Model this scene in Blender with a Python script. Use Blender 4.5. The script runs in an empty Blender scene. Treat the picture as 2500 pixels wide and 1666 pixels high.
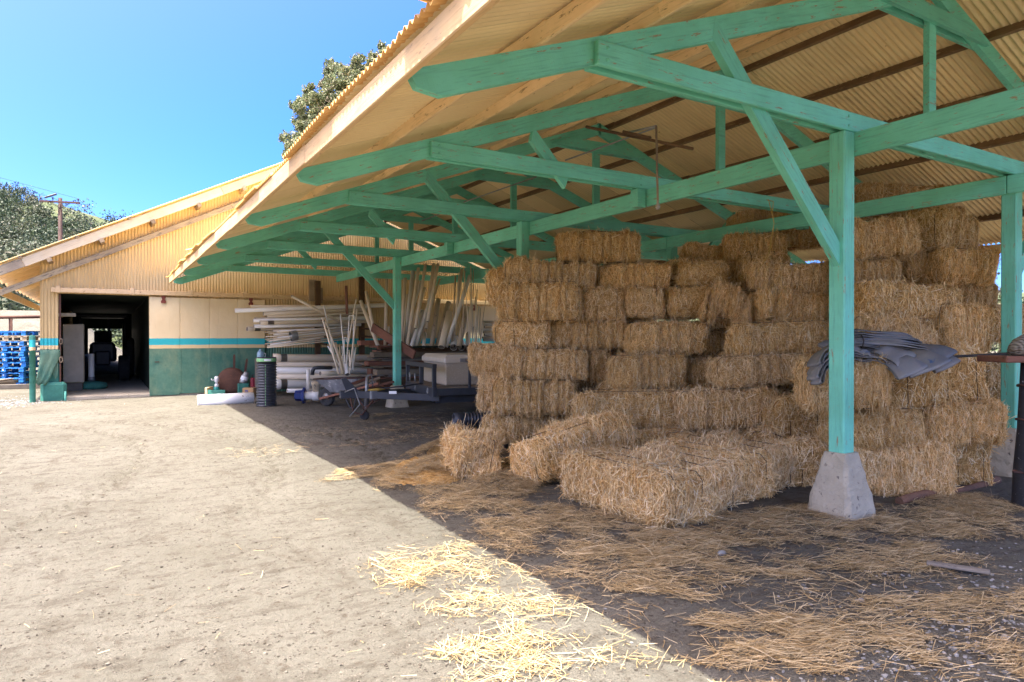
import bpy, bmesh, math, random
import numpy as np
from math import radians, sin, cos, atan2, sqrt, pi
from mathutils import Matrix, Vector

random.seed(7); rng = np.random.default_rng(7)
S = bpy.context.scene
COL = S.collection

# ------------------------------------------------------------------ camera, sky, sun, exposure
EYE = 1.5                      # camera height; world axes: Y runs along the shed, X across it
YAW = radians(31.0); PITCH = math.atan2(7, 1646)
F, CX, CY = 1646.0, 1250.0, 833.0
cam = bpy.data.cameras.new('camera'); cam.sensor_width = 36; cam.lens = 36 * F / 2500
cam.clip_start = .05; cam.clip_end = 3000
cobj = bpy.data.objects.new('camera', cam); COL.objects.link(cobj)
cobj.location = (0, 0, EYE)
cobj.rotation_euler = (pi / 2 - PITCH, 0, -YAW)
S.camera = cobj
SUN_DIR = Vector((.312, .085, -.945)).normalized()       # the way the light travels
SUN_STR, SKY_STR, EXPO = 2.0, .15, 3.15
sun = bpy.data.lights.new('sun', 'SUN'); sun.energy = SUN_STR; sun.angle = radians(.5); sun.color = (1, .975, .91)
so = bpy.data.objects.new('sun', sun); COL.objects.link(so)
so.rotation_euler = SUN_DIR.to_track_quat('-Z', 'Y').to_euler()
w = bpy.data.worlds.new('World'); S.world = w; w.use_nodes = True
nt = w.node_tree; bg = nt.nodes['Background']
sk = nt.nodes.new('ShaderNodeTexSky'); sk.sky_type = 'NISHITA'; sk.sun_disc = False
sk.sun_elevation = math.asin(-SUN_DIR.z); sk.sun_rotation = math.atan2(-SUN_DIR.x, -SUN_DIR.y)
sk.air_density = .23; sk.dust_density = 4.3; sk.ozone_density = 2.0; sk.altitude = 300
hs = nt.nodes.new('ShaderNodeHueSaturation'); hs.inputs['Saturation'].default_value = 1.72; hs.inputs['Hue'].default_value = .5025
nt.links.new(sk.outputs[0], hs.inputs['Color']); nt.links.new(hs.outputs[0], bg.inputs[0]); bg.inputs[1].default_value = SKY_STR
S.view_settings.view_transform = 'Standard'; S.view_settings.look = 'None'
S.view_settings.exposure = EXPO; S.view_settings.gamma = 1
S.cycles.max_bounces = 8; S.cycles.diffuse_bounces = 5; S.cycles.transparent_max_bounces = 4
S.cycles.use_denoising = True

# ------------------------------------------------------------------ pixel -> metres
FW = np.array([sin(YAW) * cos(PITCH), cos(YAW) * cos(PITCH), -sin(PITCH)])
RT = np.array([cos(YAW), -sin(YAW), 0]); UP = np.cross(RT, FW)
EYEP = np.array([0, 0, EYE])
def ray(u, v): return FW + RT * (u - CX) / F - UP * (v - CY) / F
def at(u, v, d): return EYEP + ray(u, v) * d                       # d = depth along the view
def on_y(u, v, y): r = ray(u, v); return EYEP + r * (y / r[1])
def on_x(u, v, x): r = ray(u, v); return EYEP + r * (x / r[0])
def on_z(u, v, z=0.): r = ray(u, v); return EYEP + r * ((z - EYE) / r[2])

# ------------------------------------------------------------------ object helpers
WM = {}
def link(o, parent=None, M=None):
    COL.objects.link(o)
    M = M if M is not None else Matrix.Identity(4)
    WM[o.name] = M.copy()
    if parent is not None:
        o.parent = parent; o.matrix_parent_inverse = Matrix.Identity(4)
        o.matrix_basis = WM[parent.name].inverted() @ M
    else:
        o.matrix_basis = M
    return o
def tag(o, label=None, cat=None, group=None, kind=None):
    if label: o['label'] = label
    if cat: o['category'] = cat
    if group: o['group'] = group
    if kind: o['kind'] = kind
    return o
def thing(name, label, cat, loc=(0, 0, 0), rz=0, group=None):
    o = bpy.data.objects.new(name, None); o.empty_display_size = .2
    link(o, None, Matrix.Translation(Vector(loc)) @ Matrix.Rotation(rz, 4, 'Z'))
    return tag(o, label, cat, group)
def copy_tree(o, M):
    """a copy of a thing with copies of its parts and sub-parts"""
    c = o.copy(); COL.objects.link(c); c.matrix_basis = M; WM[c.name] = M.copy()
    for ch in o.children:
        d = ch.copy(); COL.objects.link(d); d.parent = c; WM[d.name] = M @ d.matrix_basis
        for g in ch.children:
            e = g.copy(); COL.objects.link(e); e.parent = d; WM[e.name] = WM[d.name] @ e.matrix_basis
    return c
def frame(p0, p1, up=(0, 0, 1)):
    """matrix: origin at p0, local X towards p1, local Z near up"""
    p0 = Vector(p0); x = (Vector(p1) - p0).normalized(); u = Vector(up)
    y = u.cross(x)
    if y.length < 1e-4: y = Vector((0, 1, 0)).cross(x)
    y.normalize(); z = x.cross(y)
    M = Matrix((x, y, z)).transposed().to_4x4(); M.translation = p0
    return M
class MB:
    """collects shapes and links them as ONE mesh object"""
    def __init__(s): s.v = []; s.f = []; s.m = []; s.sm = []
    def add(s, vs, fs, m=0, smooth=False):
        b = len(s.v); s.v += [tuple(map(float, p)) for p in vs]
        s.f += [tuple(i + b for i in f) for f in fs]; s.m += [m] * len(fs); s.sm += [smooth] * len(fs)
        return s
    def box(s, x0, x1, y0, y1, z0, z1, m=0, M=None, c=0.):
        """chamfered box"""
        c = min(c, .45 * min(abs(x1 - x0), abs(y1 - y0), abs(z1 - z0)))
        if c <= 0:
            vs = [(x, y, z) for x in (x0, x1) for y in (y0, y1) for z in (z0, z1)]
            fs = [(0, 1, 3, 2), (4, 6, 7, 5), (0, 4, 5, 1), (2, 3, 7, 6), (0, 2, 6, 4), (1, 5, 7, 3)]
        else:
            vs = []; ix = {}
            X = (x0, x1); Y = (y0, y1); Z = (z0, z1)
            for i in (0, 1):
                for j in (0, 1):
                    for k in (0, 1):
                        sx, sy, sz = (1, -1)[i], (1, -1)[j], (1, -1)[k]
                        for ax in range(3):
                            p = [X[i] + sx * c, Y[j] + sy * c, Z[k] + sz * c]
                            p[ax] = (X[i], Y[j], Z[k])[ax]
                            ix[i, j, k, ax] = len(vs); vs.append(tuple(p))
            fs = []
            for ax in range(3):
                a, b = [q for q in range(3) if q != ax]
                for s_ in (0, 1):
                    loop = []
                    for pa, pb in ((0, 0), (1, 0), (1, 1), (0, 1)):
                        key = [0, 0, 0]; key[ax] = s_; key[a] = pa; key[b] = pb
                        loop.append(ix[key[0], key[1], key[2], ax])
                    fs.append(tuple(loop))
                # edges along axis ax
                for pa in (0, 1):
                    for pb in (0, 1):
                        k0 = [0, 0, 0]; k1 = [0, 0, 0]; k0[a] = k1[a] = pa; k0[b] = k1[b] = pb; k1[ax] = 1
                        fs.append((ix[(*k0, a)], ix[(*k0, b)], ix[(*k1, b)], ix[(*k1, a)]))
            for i in (0, 1):
                for j in (0, 1):
                    for k in (0, 1): fs.append((ix[i, j, k, 0], ix[i, j, k, 1], ix[i, j, k, 2]))
        if M is not None: vs = [tuple(M @ Vector(p)) for p in vs]
        return s.add(vs, fs, m)
    def prism(s, poly, y0, y1, m=0, M=None):
        """polygon in XZ pulled along Y"""
        n = len(poly); vs = [(x, y0, z) for x, z in poly] + [(x, y1, z) for x, z in poly]
        fs = [tuple(range(n)), tuple(range(2 * n - 1, n - 1, -1))] + [(i, i + n, (i + 1) % n + n, (i + 1) % n) for i in range(n)]
        if M is not None: vs = [tuple(M @ Vector(p)) for p in vs]
        return s.add(vs, fs, m)
    def tube(s, pts, r, n=8, m=0, cap=True, M=None):
        pts = [Vector(p) for p in pts]; rs = r if hasattr(r, '__len__') else [r] * len(pts)
        vs = []; fs = []
        t0 = (pts[1] - pts[0]).normalized(); u = t0.orthogonal().normalized()
        for i, p in enumerate(pts):
            t = ((pts[min(i + 1, len(pts) - 1)] - p).normalized() + (p - pts[max(i - 1, 0)]).normalized())
            t = t.normalized() if t.length > 1e-6 else t0
            u = (u - t * u.dot(t)); u = u.normalized() if u.length > 1e-6 else t.orthogonal().normalized()
            b = t.cross(u)
            for k in range(n):
                a = 2 * pi * k / n; vs.append(p + (u * cos(a) + b * sin(a)) * rs[i])
        for i in range(len(pts) - 1):
            for k in range(n): fs.append((i * n + k, i * n + (k + 1) % n, (i + 1) * n + (k + 1) % n, (i + 1) * n + k))
        if M is not None: vs = [M @ p for p in vs]
        s.add(vs, fs, m, True)
        if cap:
            b = len(s.v) - len(vs)
            s.f += [tuple(b + k for k in range(n))[::-1], tuple(b + (len(pts) - 1) * n + k for k in range(n))]; s.m += [m, m]; s.sm += [False, False]
        return s
    def lathe(s, prof, n=16, m=0, M=None, smooth=True):
        """profile of (radius, z) turned round Z"""
        vs = [(r * cos(2 * pi * k / n), r * sin(2 * pi * k / n), z) for r, z in prof for k in range(n)]
        fs = [(i * n + k, i * n + (k + 1) % n, (i + 1) * n + (k + 1) % n, (i + 1) * n + k) for i in range(len(prof) - 1) for k in range(n)]
        if M is not None: vs = [tuple(M @ Vector(p)) for p in vs]
        return s.add(vs, fs, m, smooth)
    def build(s, name, mats, parent=None, M=None):
        me = bpy.data.meshes.new(name); me.from_pydata(s.v, [], s.f)
        mats = mats if isinstance(mats, (list, tuple)) else [mats]
        for q in mats: me.materials.append(q)
        me.polygons.foreach_set('material_index', s.m); me.polygons.foreach_set('use_smooth', s.sm)
        bm = bmesh.new(); bm.from_mesh(me); bmesh.ops.recalc_face_normals(bm, faces=bm.faces); bm.to_mesh(me); bm.free()
        me.update()
        return link(bpy.data.objects.new(name, me), parent, M)
def beam(name, p0, p1, wy, hz, m, parent, up=(0, 0, 1), c=.006, ends=(0, 0)):
    """a timber: local X runs along it"""
    p0, p1 = Vector(p0), Vector(p1); L = (p1 - p0).length
    return MB().box(-ends[0], L + ends[1], -wy / 2, wy / 2, -hz / 2, hz / 2, c=c).build(name, m, parent, frame(p0, p1, up))
def np_mesh(name, verts, quads, mats, midx=None, smooth=None):
    me = bpy.data.meshes.new(name)
    me.vertices.add(len(verts)); me.vertices.foreach_set('co', np.ascontiguousarray(verts, dtype=np.float32).ravel())
    n = len(quads); me.loops.add(n * 4); me.polygons.add(n)
    me.loops.foreach_set('vertex_index', np.ascontiguousarray(quads, dtype=np.int32).ravel())
    me.polygons.foreach_set('loop_start', np.arange(0, n * 4, 4, dtype=np.int32))
    me.polygons.foreach_set('loop_total', np.full(n, 4, dtype=np.int32))
    for q in mats: me.materials.append(q)
    if midx is not None: me.polygons.foreach_set('material_index', np.ascontiguousarray(midx, dtype=np.int32))
    if smooth is not None: me.polygons.foreach_set('use_smooth', np.ascontiguousarray(smooth, dtype=bool))
    me.update(calc_edges=True); me.validate()
    return me
def blades(P, D, N, L, Wd):
    """straws: thin quads centred at P along D, facing about N"""
    Sd = np.cross(D, N); Sd /= np.linalg.norm(Sd, axis=1, keepdims=True) + 1e-9
    a = D * (L / 2)[:, None]; b = Sd * (Wd / 2)[:, None]
    v = np.stack([P - a - b, P + a - b, P + a + b, P - a + b], 1).reshape(-1, 3)
    return v, np.arange(len(P) * 4).reshape(-1, 4)
def blades2(P, D, N, L, Wd, bend):
    """bent straws: two quads each"""
    Sd = unit(np.cross(D, N)); a = D * (L / 2)[:, None]; b = Sd * (Wd / 2)[:, None]; k = np.cross(Sd, D) * (L * np.abs(bend) * .4)[:, None] + Sd * (L * bend)[:, None]
    v = np.stack([P - a - b, P + k - b, P + k + b, P - a + b, P + a - b, P + a + b], 1).reshape(-1, 3)
    i = np.arange(len(P))[:, None] * 6; return v, np.concatenate([i + np.array([[0, 1, 2, 3]]), i + np.array([[1, 4, 5, 2]])])
def unit(a): return a / (np.linalg.norm(a, axis=-1, keepdims=True) + 1e-9)

# ------------------------------------------------------------------ materials
class NT:
    def __init__(s, name):
        s.mat = bpy.data.materials.new(name); s.mat.use_nodes = True
        s.t = s.mat.node_tree; s.bsdf = s.t.nodes['Principled BSDF']; s.tc = s.n('ShaderNodeTexCoord'); s.obj = s.tc.outputs['Object']
    def n(s, typ, **kw):
        q = s.t.nodes.new(typ)
        for k, v in kw.items(): setattr(q, k, v)
        return q
    def l(s, a, b): s.t.links.new(a, b)
    def mapping(s, src, scale=(1, 1, 1), loc=(0, 0, 0)):
        q = s.n('ShaderNodeMapping'); q.inputs['Scale'].default_value = scale; q.inputs['Location'].default_value = loc
        s.l(src, q.inputs['Vector']); return q.outputs[0]
    def noise(s, src, scale=5, detail=4, rough=.6, dist=0):
        q = s.n('ShaderNodeTexNoise'); q.inputs['Scale'].default_value = scale; q.inputs['Detail'].default_value = detail
        q.inputs['Roughness'].default_value = rough; q.inputs['Distortion'].default_value = dist
        s.l(src, q.inputs['Vector']); return q.outputs['Fac']
    def ramp(s, fac, *stops):
        q = s.n('ShaderNodeValToRGB'); e = q.color_ramp.elements
        while len(e) < len(stops): e.new(.5)
        for k, (p, c) in enumerate(stops): e[k].position = p; e[k].color = (*c, 1) if hasattr(c, '__len__') else (c, c, c, 1)
        s.l(fac, q.inputs[0]); return q.outputs[0]
    def mix(s, fac, a, b, blend='MIX'):
        q = s.n('ShaderNodeMix', data_type='RGBA', blend_type=blend)
        for sock, v in ((q.inputs[0], fac), (q.inputs[6], a), (q.inputs[7], b)):
            if hasattr(v, 'is_linked'): s.l(v, sock)
            elif hasattr(v, '__len__'): sock.default_value = (*v, 1)
            else: sock.default_value = v
        return q.outputs[2]
    def math(s, op, a, b=0., c=0.):
        q = s.n('ShaderNodeMath', operation=op)
        for sock, v in zip(q.inputs, (a, b, c)):
            if hasattr(v, 'is_linked'): s.l(v, sock)
            else: sock.default_value = v
        return q.outputs[0]
    def sep(s, src): q = s.n('ShaderNodeSeparateXYZ'); s.l(src, q.inputs[0]); return q.outputs
    def rnd(s): return s.n('ShaderNodeObjectInfo').outputs['Random']
    def island(s): return s.n('ShaderNodeNewGeometry').outputs['Random Per Island']
    def bump(s, h, strength=.3, dist=.01, prev=None):
        q = s.n('ShaderNodeBump'); q.inputs['Strength'].default_value = strength; q.inputs['Distance'].default_value = dist
        s.l(h, q.inputs['Height'])
        if prev is not None: s.l(prev, q.inputs['Normal'])
        return q.outputs[0]
    def done(s, col=None, rough=.8, normal=None, metal=0., spec=.3):
        b = s.bsdf
        if col is not None:
            if hasattr(col, 'is_linked'): s.l(col, b.inputs['Base Color'])
            else: b.inputs['Base Color'].default_value = (*col, 1)
        if hasattr(rough, 'is_linked'): s.l(rough, b.inputs['Roughness'])
        else: b.inputs['Roughness'].default_value = rough
        if normal is not None: s.l(normal, b.inputs['Normal'])
        b.inputs['Metallic'].default_value = metal; b.inputs['Specular IOR Level'].default_value = spec
        return s.mat
def plain(name, a, b=None, scale=6, stretch=(1, 1, 1), rough=.8, spots=None, bump=.2, bscale=40, metal=0., jitter=.15, spec=.3, coord=None, bdist=.004):
    """mottled material: a and b mixed by noise, optional spots (colour, scale, threshold), per-object brightness jitter"""
    q = NT(name); src = q.mapping(q.obj, stretch)
    b = b if b is not None else tuple(x * .7 for x in a)
    col = q.mix(q.ramp(q.noise(src, scale, 5, .65), (.32, 0.), (.7, 1.)), a, b)
    if spots:
        for sc, ss, th in (spots if isinstance(spots, list) else [spots]):
            col = q.mix(q.ramp(q.noise(src, ss, 4, .7), (th, 0.), (th + .07, 1.)), col, sc)
    if jitter:
        k = q.math('MULTIPLY_ADD', q.rnd(), jitter * 2, 1 - jitter)
        cmb = q.n('ShaderNodeCombineColor'); [q.l(k, i) for i in cmb.inputs[:3]]
        col = q.mix(1., col, cmb.outputs[0], 'MULTIPLY')
    nrm = q.bump(q.noise(src, bscale, 3, .7), bump, bdist) if bump else None
    return q.done(col, rough, nrm, metal, spec)
def timber(name, a, b, wear=None, wearth=.62, rough=.75, grain=.35, jitter=.1, fade=None):
    """sawn timber: grain runs along local X"""
    q = NT(name); off = q.n('ShaderNodeVectorMath', operation='ADD'); q.l(q.obj, off.inputs[0])
    r = q.rnd(); cm = q.n('ShaderNodeCombineXYZ'); q.l(q.math('MULTIPLY', r, 37.), cm.inputs[0]); q.l(q.math('MULTIPLY', r, 11.), cm.inputs[1]); q.l(cm.outputs[0], off.inputs[1])
    src = off.outputs[0]
    g = q.noise(q.mapping(src, (3, 55, 55)), 1., 4, .7, .6)
    saw = q.noise(q.mapping(src, (120, 8, 8)), 1., 2, .6)
    big = q.noise(src, 2.2, 4, .6)
    col = q.mix(q.ramp(big, (.35, 0.), (.68, 1.)), a, b)
    col = q.mix(q.ramp(g, (.52, 0.), (.74, .55)), col, tuple(x * .45 for x in b))
    if wear: col = q.mix(q.ramp(q.noise(q.mapping(src, (4, 22, 22)), 1.3, 5, .75), (wearth, 0.), (wearth + .05, 1.)), col, wear)
    k = q.math('MULTIPLY_ADD', q.rnd(), jitter * 2, 1 - jitter)
    cmb = q.n('ShaderNodeCombineColor'); [q.l(k, i) for i in cmb.inputs[:3]]
    col = q.mix(1., col, cmb.outputs[0], 'MULTIPLY')
    h = q.math('MULTIPLY_ADD', saw, .35, g)
    return q.done(col, rough, q.bump(h, grain, .006))

GREEN = (.135, .47, .36)
M_paint = timber('green_paint', (.19, .62, .45), (.15, .50, .34), wear=(.30, .23, .13), wearth=.60, rough=.55, grain=.7)
M_cream = timber('cream_timber', (.82, .59, .31), (.72, .50, .24), wear=(.30, .19, .085), wearth=.60)
M_fascia = timber('fascia_timber', (.64, .44, .22), (.57, .37, .17), wear=(.36, .23, .12), wearth=.62)
M_dark = timber('dark_timber', (.13, .075, .035), (.075, .042, .02), wear=(.25, .16, .08), wearth=.62)
M_purlin = timber('brown_purlin', (.25, .15, .075), (.16, .095, .045), wear=(.36, .25, .13), wearth=.58)
M_bare = timber('bare_timber', (.30, .23, .15), (.20, .145, .09), wear=(.10, .07, .045), wearth=.6, jitter=.3)
M_red = timber('redwood_board', (.25, .105, .06), (.15, .065, .04), wear=(.09, .05, .03), wearth=.6, jitter=.35)
M_grey = timber('grey_board', (.20, .17, .135), (.12, .10, .08), wear=(.06, .05, .04), wearth=.62, jitter=.35)
M_barge = timber('pale_barge_board', (.56, .49, .36), (.50, .42, .28), wear=(.30, .25, .17), wearth=.66)
M_lowbarge = timber('weathered_barge_board', (.46, .38, .25), (.28, .23, .165), wear=(.16, .14, .11), wearth=.56)
M_conc = plain('concrete', (.50, .435, .315), (.38, .33, .235), 5, rough=.95, spots=[((.14, .115, .09), 16, .62), ((.66, .58, .47), 5, .64)], bump=.9, bscale=22, bdist=.02)
M_greenconc = plain('painted_concrete', (.07, .26, .19), (.045, .16, .115), 5, rough=.9, spots=[((.25, .22, .17), 7, .68)], bump=.7, bscale=14, bdist=.02)
M_pvc = plain('aged_pvc', (.80, .68, .49), (.64, .52, .36), 2.2, (1, 1, .35), rough=.5, spots=[((.20, .16, .11), 9, .70)], bump=.05, jitter=.22)
M_pvcw = plain('white_pvc', (.84, .80, .70), (.74, .69, .58), 3, (1, 1, .35), rough=.4, spots=[((.30, .25, .18), 8, .70)], bump=.05, jitter=.1)
M_pvcd = plain('dirty_pvc', (.60, .48, .31), (.42, .33, .20), 4, (1, 1, .3), rough=.6, spots=[((.05, .04, .03), 12, .6)], bump=.1, jitter=.2)
M_inside = plain('pipe_inside', (.26, .22, .17), None, 4, rough=.9, bump=0)
M_steel = plain('black_steel', (.045, .05, .058), (.03, .033, .038), 6, rough=.5, spots=[((.16, .13, .11), 9, .70)], bump=.1, metal=0., spec=.5)
M_galv = plain('galvanised_steel', (.34, .34, .32), (.22, .22, .21), 9, rough=.45, metal=.6, bump=.05, spots=[((.14, .10, .07), 11, .68)])
M_rust = plain('rusty_steel', (.115, .055, .035), (.07, .035, .025), 7, rough=.9, bump=.3, spots=[((.20, .09, .04), 13, .64)])
M_black = plain('black_plastic', (.028, .031, .037), (.045, .048, .054), 5, rough=.38, bump=.04, spec=.5)
M_rubber = plain('rubber', (.035, .035, .036), (.07, .065, .055), 6, rough=.9, bump=.2)
M_rope = plain('yellow_rope', (.50, .33, .07), None, 12, rough=.9, bump=0)
M_white = plain('white_label', (.78, .78, .76), (.70, .70, .68), 8, rough=.6, bump=0, jitter=0)
M_blue = plain('blue_paint', (.02, .17, .46), (.015, .11, .33), 6, (1, 1, 1), rough=.7, spots=[((.26, .30, .32), 9, .62)], bump=.3, jitter=.3)
M_navy = plain('navy_enamel', (.01, .04, .22), None, 6, rough=.35, bump=0, spec=.5)
M_leaflab = plain('green_band', (.30, .62, .28), (.24, .52, .22), 6, rough=.5, bump=0)
M_card = plain('cardboard', (.50, .31, .15), (.43, .26, .12), 4, rough=.9, bump=.1)
# ------------------------------------------------------------------ special materials
def mat_sheet(name, a, b, edge=None):
    """painted corrugated iron with lap stains and rust"""
    q = NT(name); src = q.obj
    col = q.mix(q.ramp(q.noise(q.mapping(src, (1, .35, 1)), 1.4, 5, .65), (.35, 0.), (.7, 1.)), a, b)
    streak = q.noise(q.mapping(src, (.5, 14, .5)), 1.5, 4, .7)
    col = q.mix(q.ramp(streak, (.60, 0.), (.78, .5)), col, tuple(x * .5 for x in b))
    col = q.mix(q.ramp(q.noise(src, 9, 5, .8), (.66, 0.), (.72, .8)), col, (.22, .10, .04))
    xyz = q.sep(src); sheet = q.math('DIVIDE', xyz[1], .66); wn = q.n('ShaderNodeTexWhiteNoise', noise_dimensions='1D'); q.l(q.math('FLOOR', sheet), wn.inputs['W'])
    k = q.math('MULTIPLY_ADD', wn.outputs['Value'], .20, .86); cmb = q.n('ShaderNodeCombineColor'); [q.l(k, i) for i in cmb.inputs[:3]]
    col = q.mix(1., col, cmb.outputs[0], 'MULTIPLY')
    lap = q.ramp(q.math('FRACT', sheet), (.0, .9), (.02, 0.)); lap = q.math('MULTIPLY', lap, q.ramp(q.noise(src, 2.5, 3, .7), (.45, 0.), (.6, 1.)))
    col = q.mix(lap, col, (.30, .17, .07))
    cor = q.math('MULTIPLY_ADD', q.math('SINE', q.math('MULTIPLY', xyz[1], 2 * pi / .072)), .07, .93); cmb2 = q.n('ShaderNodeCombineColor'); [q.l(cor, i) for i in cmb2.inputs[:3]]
    if edge: col = q.mix(1., col, cmb2.outputs[0], 'MULTIPLY')          # shading of the corrugation painted in as fine dark lines
    if edge: col = q.mix(q.math('MULTIPLY', q.ramp(xyz[0], (.0, 1.), (1., 1.)), q.math('LESS_THAN', q.math('ADD', xyz[0], q.math('MULTIPLY', q.noise(src, 7, 4, .7), .16)), 1.44)), col, edge)
    return q.done(col, .6, q.bump(q.noise(src, 25, 3, .7), .15, .004))
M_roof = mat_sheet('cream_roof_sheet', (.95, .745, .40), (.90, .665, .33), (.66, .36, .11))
M_barnroof = mat_sheet('barn_roof_sheet', (.86, .64, .33), (.76, .54, .25))
M_rooftop = mat_sheet('weathered_roof_sheet', (.62, .40, .17), (.45, .25, .09))
def mat_bands(name, dents=False):
    """painted wall: cream above, turquoise and cream stripes, dark green below (heights in metres)"""
    q = NT(name); src = q.obj; z = q.sep(src)[2]
    wob = q.math('MULTIPLY_ADD', q.noise(src, 3, 2, .5), .02, -.01)
    z = q.math('ADD', z, wob)
    cream = q.mix(q.ramp(q.noise(q.mapping(src, (1, 1, .5)), 1.1, 5, .65), (.35, 0.), (.7, 1.)), (.60, .43, .20) if not dents else (.76, .61, .35), (.51, .35, .145) if not dents else (.72, .53, .28))
    cream = q.mix(q.ramp(q.noise(q.mapping(src, (16, 16, .9)), 1., 4, .7), (.62, 0.), (.8, .45)), cream, (.36, .24, .12))
    green = q.mix(q.ramp(q.noise(src, 2.6, 6, .72), (.36, 0.), (.66, 1.)), (.045, .145, .10), (.105, .215, .14))
    green = q.mix(q.ramp(q.noise(q.mapping(src, (1.6, 1.6, .8)), 1.5, 5, .7), (.46, 0.), (.70, .55)), green, (.24, .29, .16))
    green = q.mix(q.ramp(q.noise(src, 17, 4, .7), (.66, 0.), (.72, .8)), green, (.02, .06, .045))
    def step(t): return q.math('GREATER_THAN', z, t)
    col = q.mix(step(1.235), green, (.70, .52, .26)); col = q.mix(step(1.325), col, (.035, .42, .43)); col = q.mix(step(1.495), col, cream)
    n = None
    if dents: n = q.bump(q.noise(src, 2.3, 3, .5), .55, .05); n = q.bump(q.noise(src, 11, 3, .6), .25, .012, n)
    else: n = q.bump(q.noise(src, 30, 3, .6), .1, .004)
    return q.done(col, .6, n)
M_wall = mat_bands('barn_wall_paint'); M_door = mat_bands('door_paint', True)
def mat_ground():
    q = NT('dirt'); src = q.obj
    big = q.noise(src, .55, 6, .62); fine = q.noise(src, 15, 6, .75); grit = q.noise(src, 55, 4, .8)
    col = q.mix(q.ramp(big, (.36, 0.), (.66, 1.)), (.162, .148, .117), (.128, .116, .088))
    col = q.mix(q.ramp(q.noise(q.mapping(src, (1.3, .45, 1)), 2.2, 6, .7, .4), (.54, 0.), (.70, .75)), col, (.085, .07, .05))
    col = q.mix(q.ramp(fine, (.33, .9), (.45, 0.)), col, (.085, .068, .048))
    col = q.mix(q.ramp(grit, (.63, 0.), (.73, .55)), col, (.215, .195, .165))
    # shadows of clods painted as dark specks; stretched streaks of packed and loose soil
    st = q.noise(q.mapping(src, (.9, 2.2, 1)), 3.1, 8, .8, .3); col = q.mix(q.ramp(st, (.50, 0.), (.60, .55), (.75, .75)), col, (.075, .062, .045))
    for sc_, th_ in ((13, .17), (29, .2)):
        vor = q.n('ShaderNodeTexVoronoi'); vor.inputs['Scale'].default_value = sc_; q.l(src, vor.inputs['Vector'])
        pick = q.math('GREATER_THAN', q.sep(vor.outputs['Color'])[0], .45)
        col = q.mix(q.math('MULTIPLY', pick, q.ramp(vor.outputs['Distance'], (th_ * .6, .8), (th_, 0.))), col, (.05, .04, .03))
    n = q.bump(fine, .8, .05); n = q.bump(grit, .9, .02, n)
    return q.done(col, .95, n, spec=.12)
M_dirt = mat_ground()
def mat_straw(name, stops, core=False):
    q = NT(name)
    if core:
        src = q.obj
        f = q.noise(q.mapping(src, (14, 14, 90)), 1., 5, .8); f2 = q.noise(src, 4, 4, .6)
        col = q.mix(q.ramp(f2, (.35, 0.), (.65, 1.)), (.58, .34, .11), (.68, .44, .17))
        col = q.mix(q.ramp(f, (.40, 1.), (.56, 0.)), col, (.28, .145, .04))
        return q.done(col, .95, q.bump(f, .9, .03), spec=.1)
    r = q.island(); col = q.ramp(r, *stops)
    orr = q.rnd(); kb = q.math('MULTIPLY_ADD', q.math('FRACT', q.math('MULTIPLY', orr, 7.3)), .24, .82); cb = q.n('ShaderNodeCombineColor'); [q.l(kb, i) for i in cb.inputs[:3]]; col = q.mix(1., col, cb.outputs[0], 'MULTIPLY'); col = q.mix(q.ramp(orr, (.3, 0.), (1., .5)), col, q.mix(r, (.46, .30, .12), (.86, .70, .46)))
    big = q.noise(q.n('ShaderNodeNewGeometry').outputs['Position'], 1.6, 3, .6)
    k = q.math('MULTIPLY_ADD', q.noise(q.n('ShaderNodeNewGeometry').outputs['Position'], 13, 4, .7), 1.15, .42)
    cmb = q.n('ShaderNodeCombineColor'); [q.l(k, i) for i in cmb.inputs[:3]]
    col = q.mix(1., col, cmb.outputs[0], 'MULTIPLY')
    return q.done(col, .6, None, spec=.25)
M_straw = mat_straw('straw', ((0, (.46, .23, .06)), (.25, (.72, .43, .14)), (.6, (.85, .58, .24)), (.85, (.92, .71, .38)), (1, (.96, .84, .57))))
M_litter = mat_straw('loose_straw', ((0, (.17, .095, .027)), (.35, (.27, .17, .055)), (.7, (.36, .245, .092)), (1, (.46, .35, .17))))
M_core = mat_straw('straw_core', None, True)
M_twine = plain('bale_twine', (.05, .04, .03), None, 8, rough=.9, bump=0)
def mat_leaf(name, stops):
    q = NT(name); b = q.bsdf
    col = q.ramp(q.island(), *stops)
    q.done(col, .55, None, spec=.3)
    tr = q.n('ShaderNodeBsdfTranslucent'); q.l(col, tr.inputs['Color'])
    ms = q.n('ShaderNodeMixShader'); ms.inputs[0].default_value = .25
    out = q.t.nodes['Material Output']; q.l(b.outputs[0], ms.inputs[1]); q.l(tr.outputs[0], ms.inputs[2]); q.l(ms.outputs[0], out.inputs['Surface'])
    return q.mat
M_euc = mat_leaf('eucalyptus_leaf', ((0, (.05, .07, .028)), (.45, (.14, .17, .07)), (.8, (.23, .24, .12)), (1, (.33, .29, .19))))
M_oak = mat_leaf('oak_leaf', ((0, (.02, .036, .02)), (.5, (.042, .065, .033)), (1, (.08, .10, .05))))
M_scrub = mat_leaf('scrub_leaf', ((0, (.03, .045, .025)), (.4, (.065, .08, .042)), (.8, (.10, .11, .065)), (1, (.15, .135, .095))))
M_bark = plain('bark', (.20, .16, .12), (.11, .085, .06), 5, rough=.95, bump=.5)
M_hill = plain('hill_grass', (.085, .095, .04), (.05, .07, .026), .05, rough=1, spots=[((.16, .135, .075), .12, .60)], bump=.3, bscale=2, jitter=0)

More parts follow.
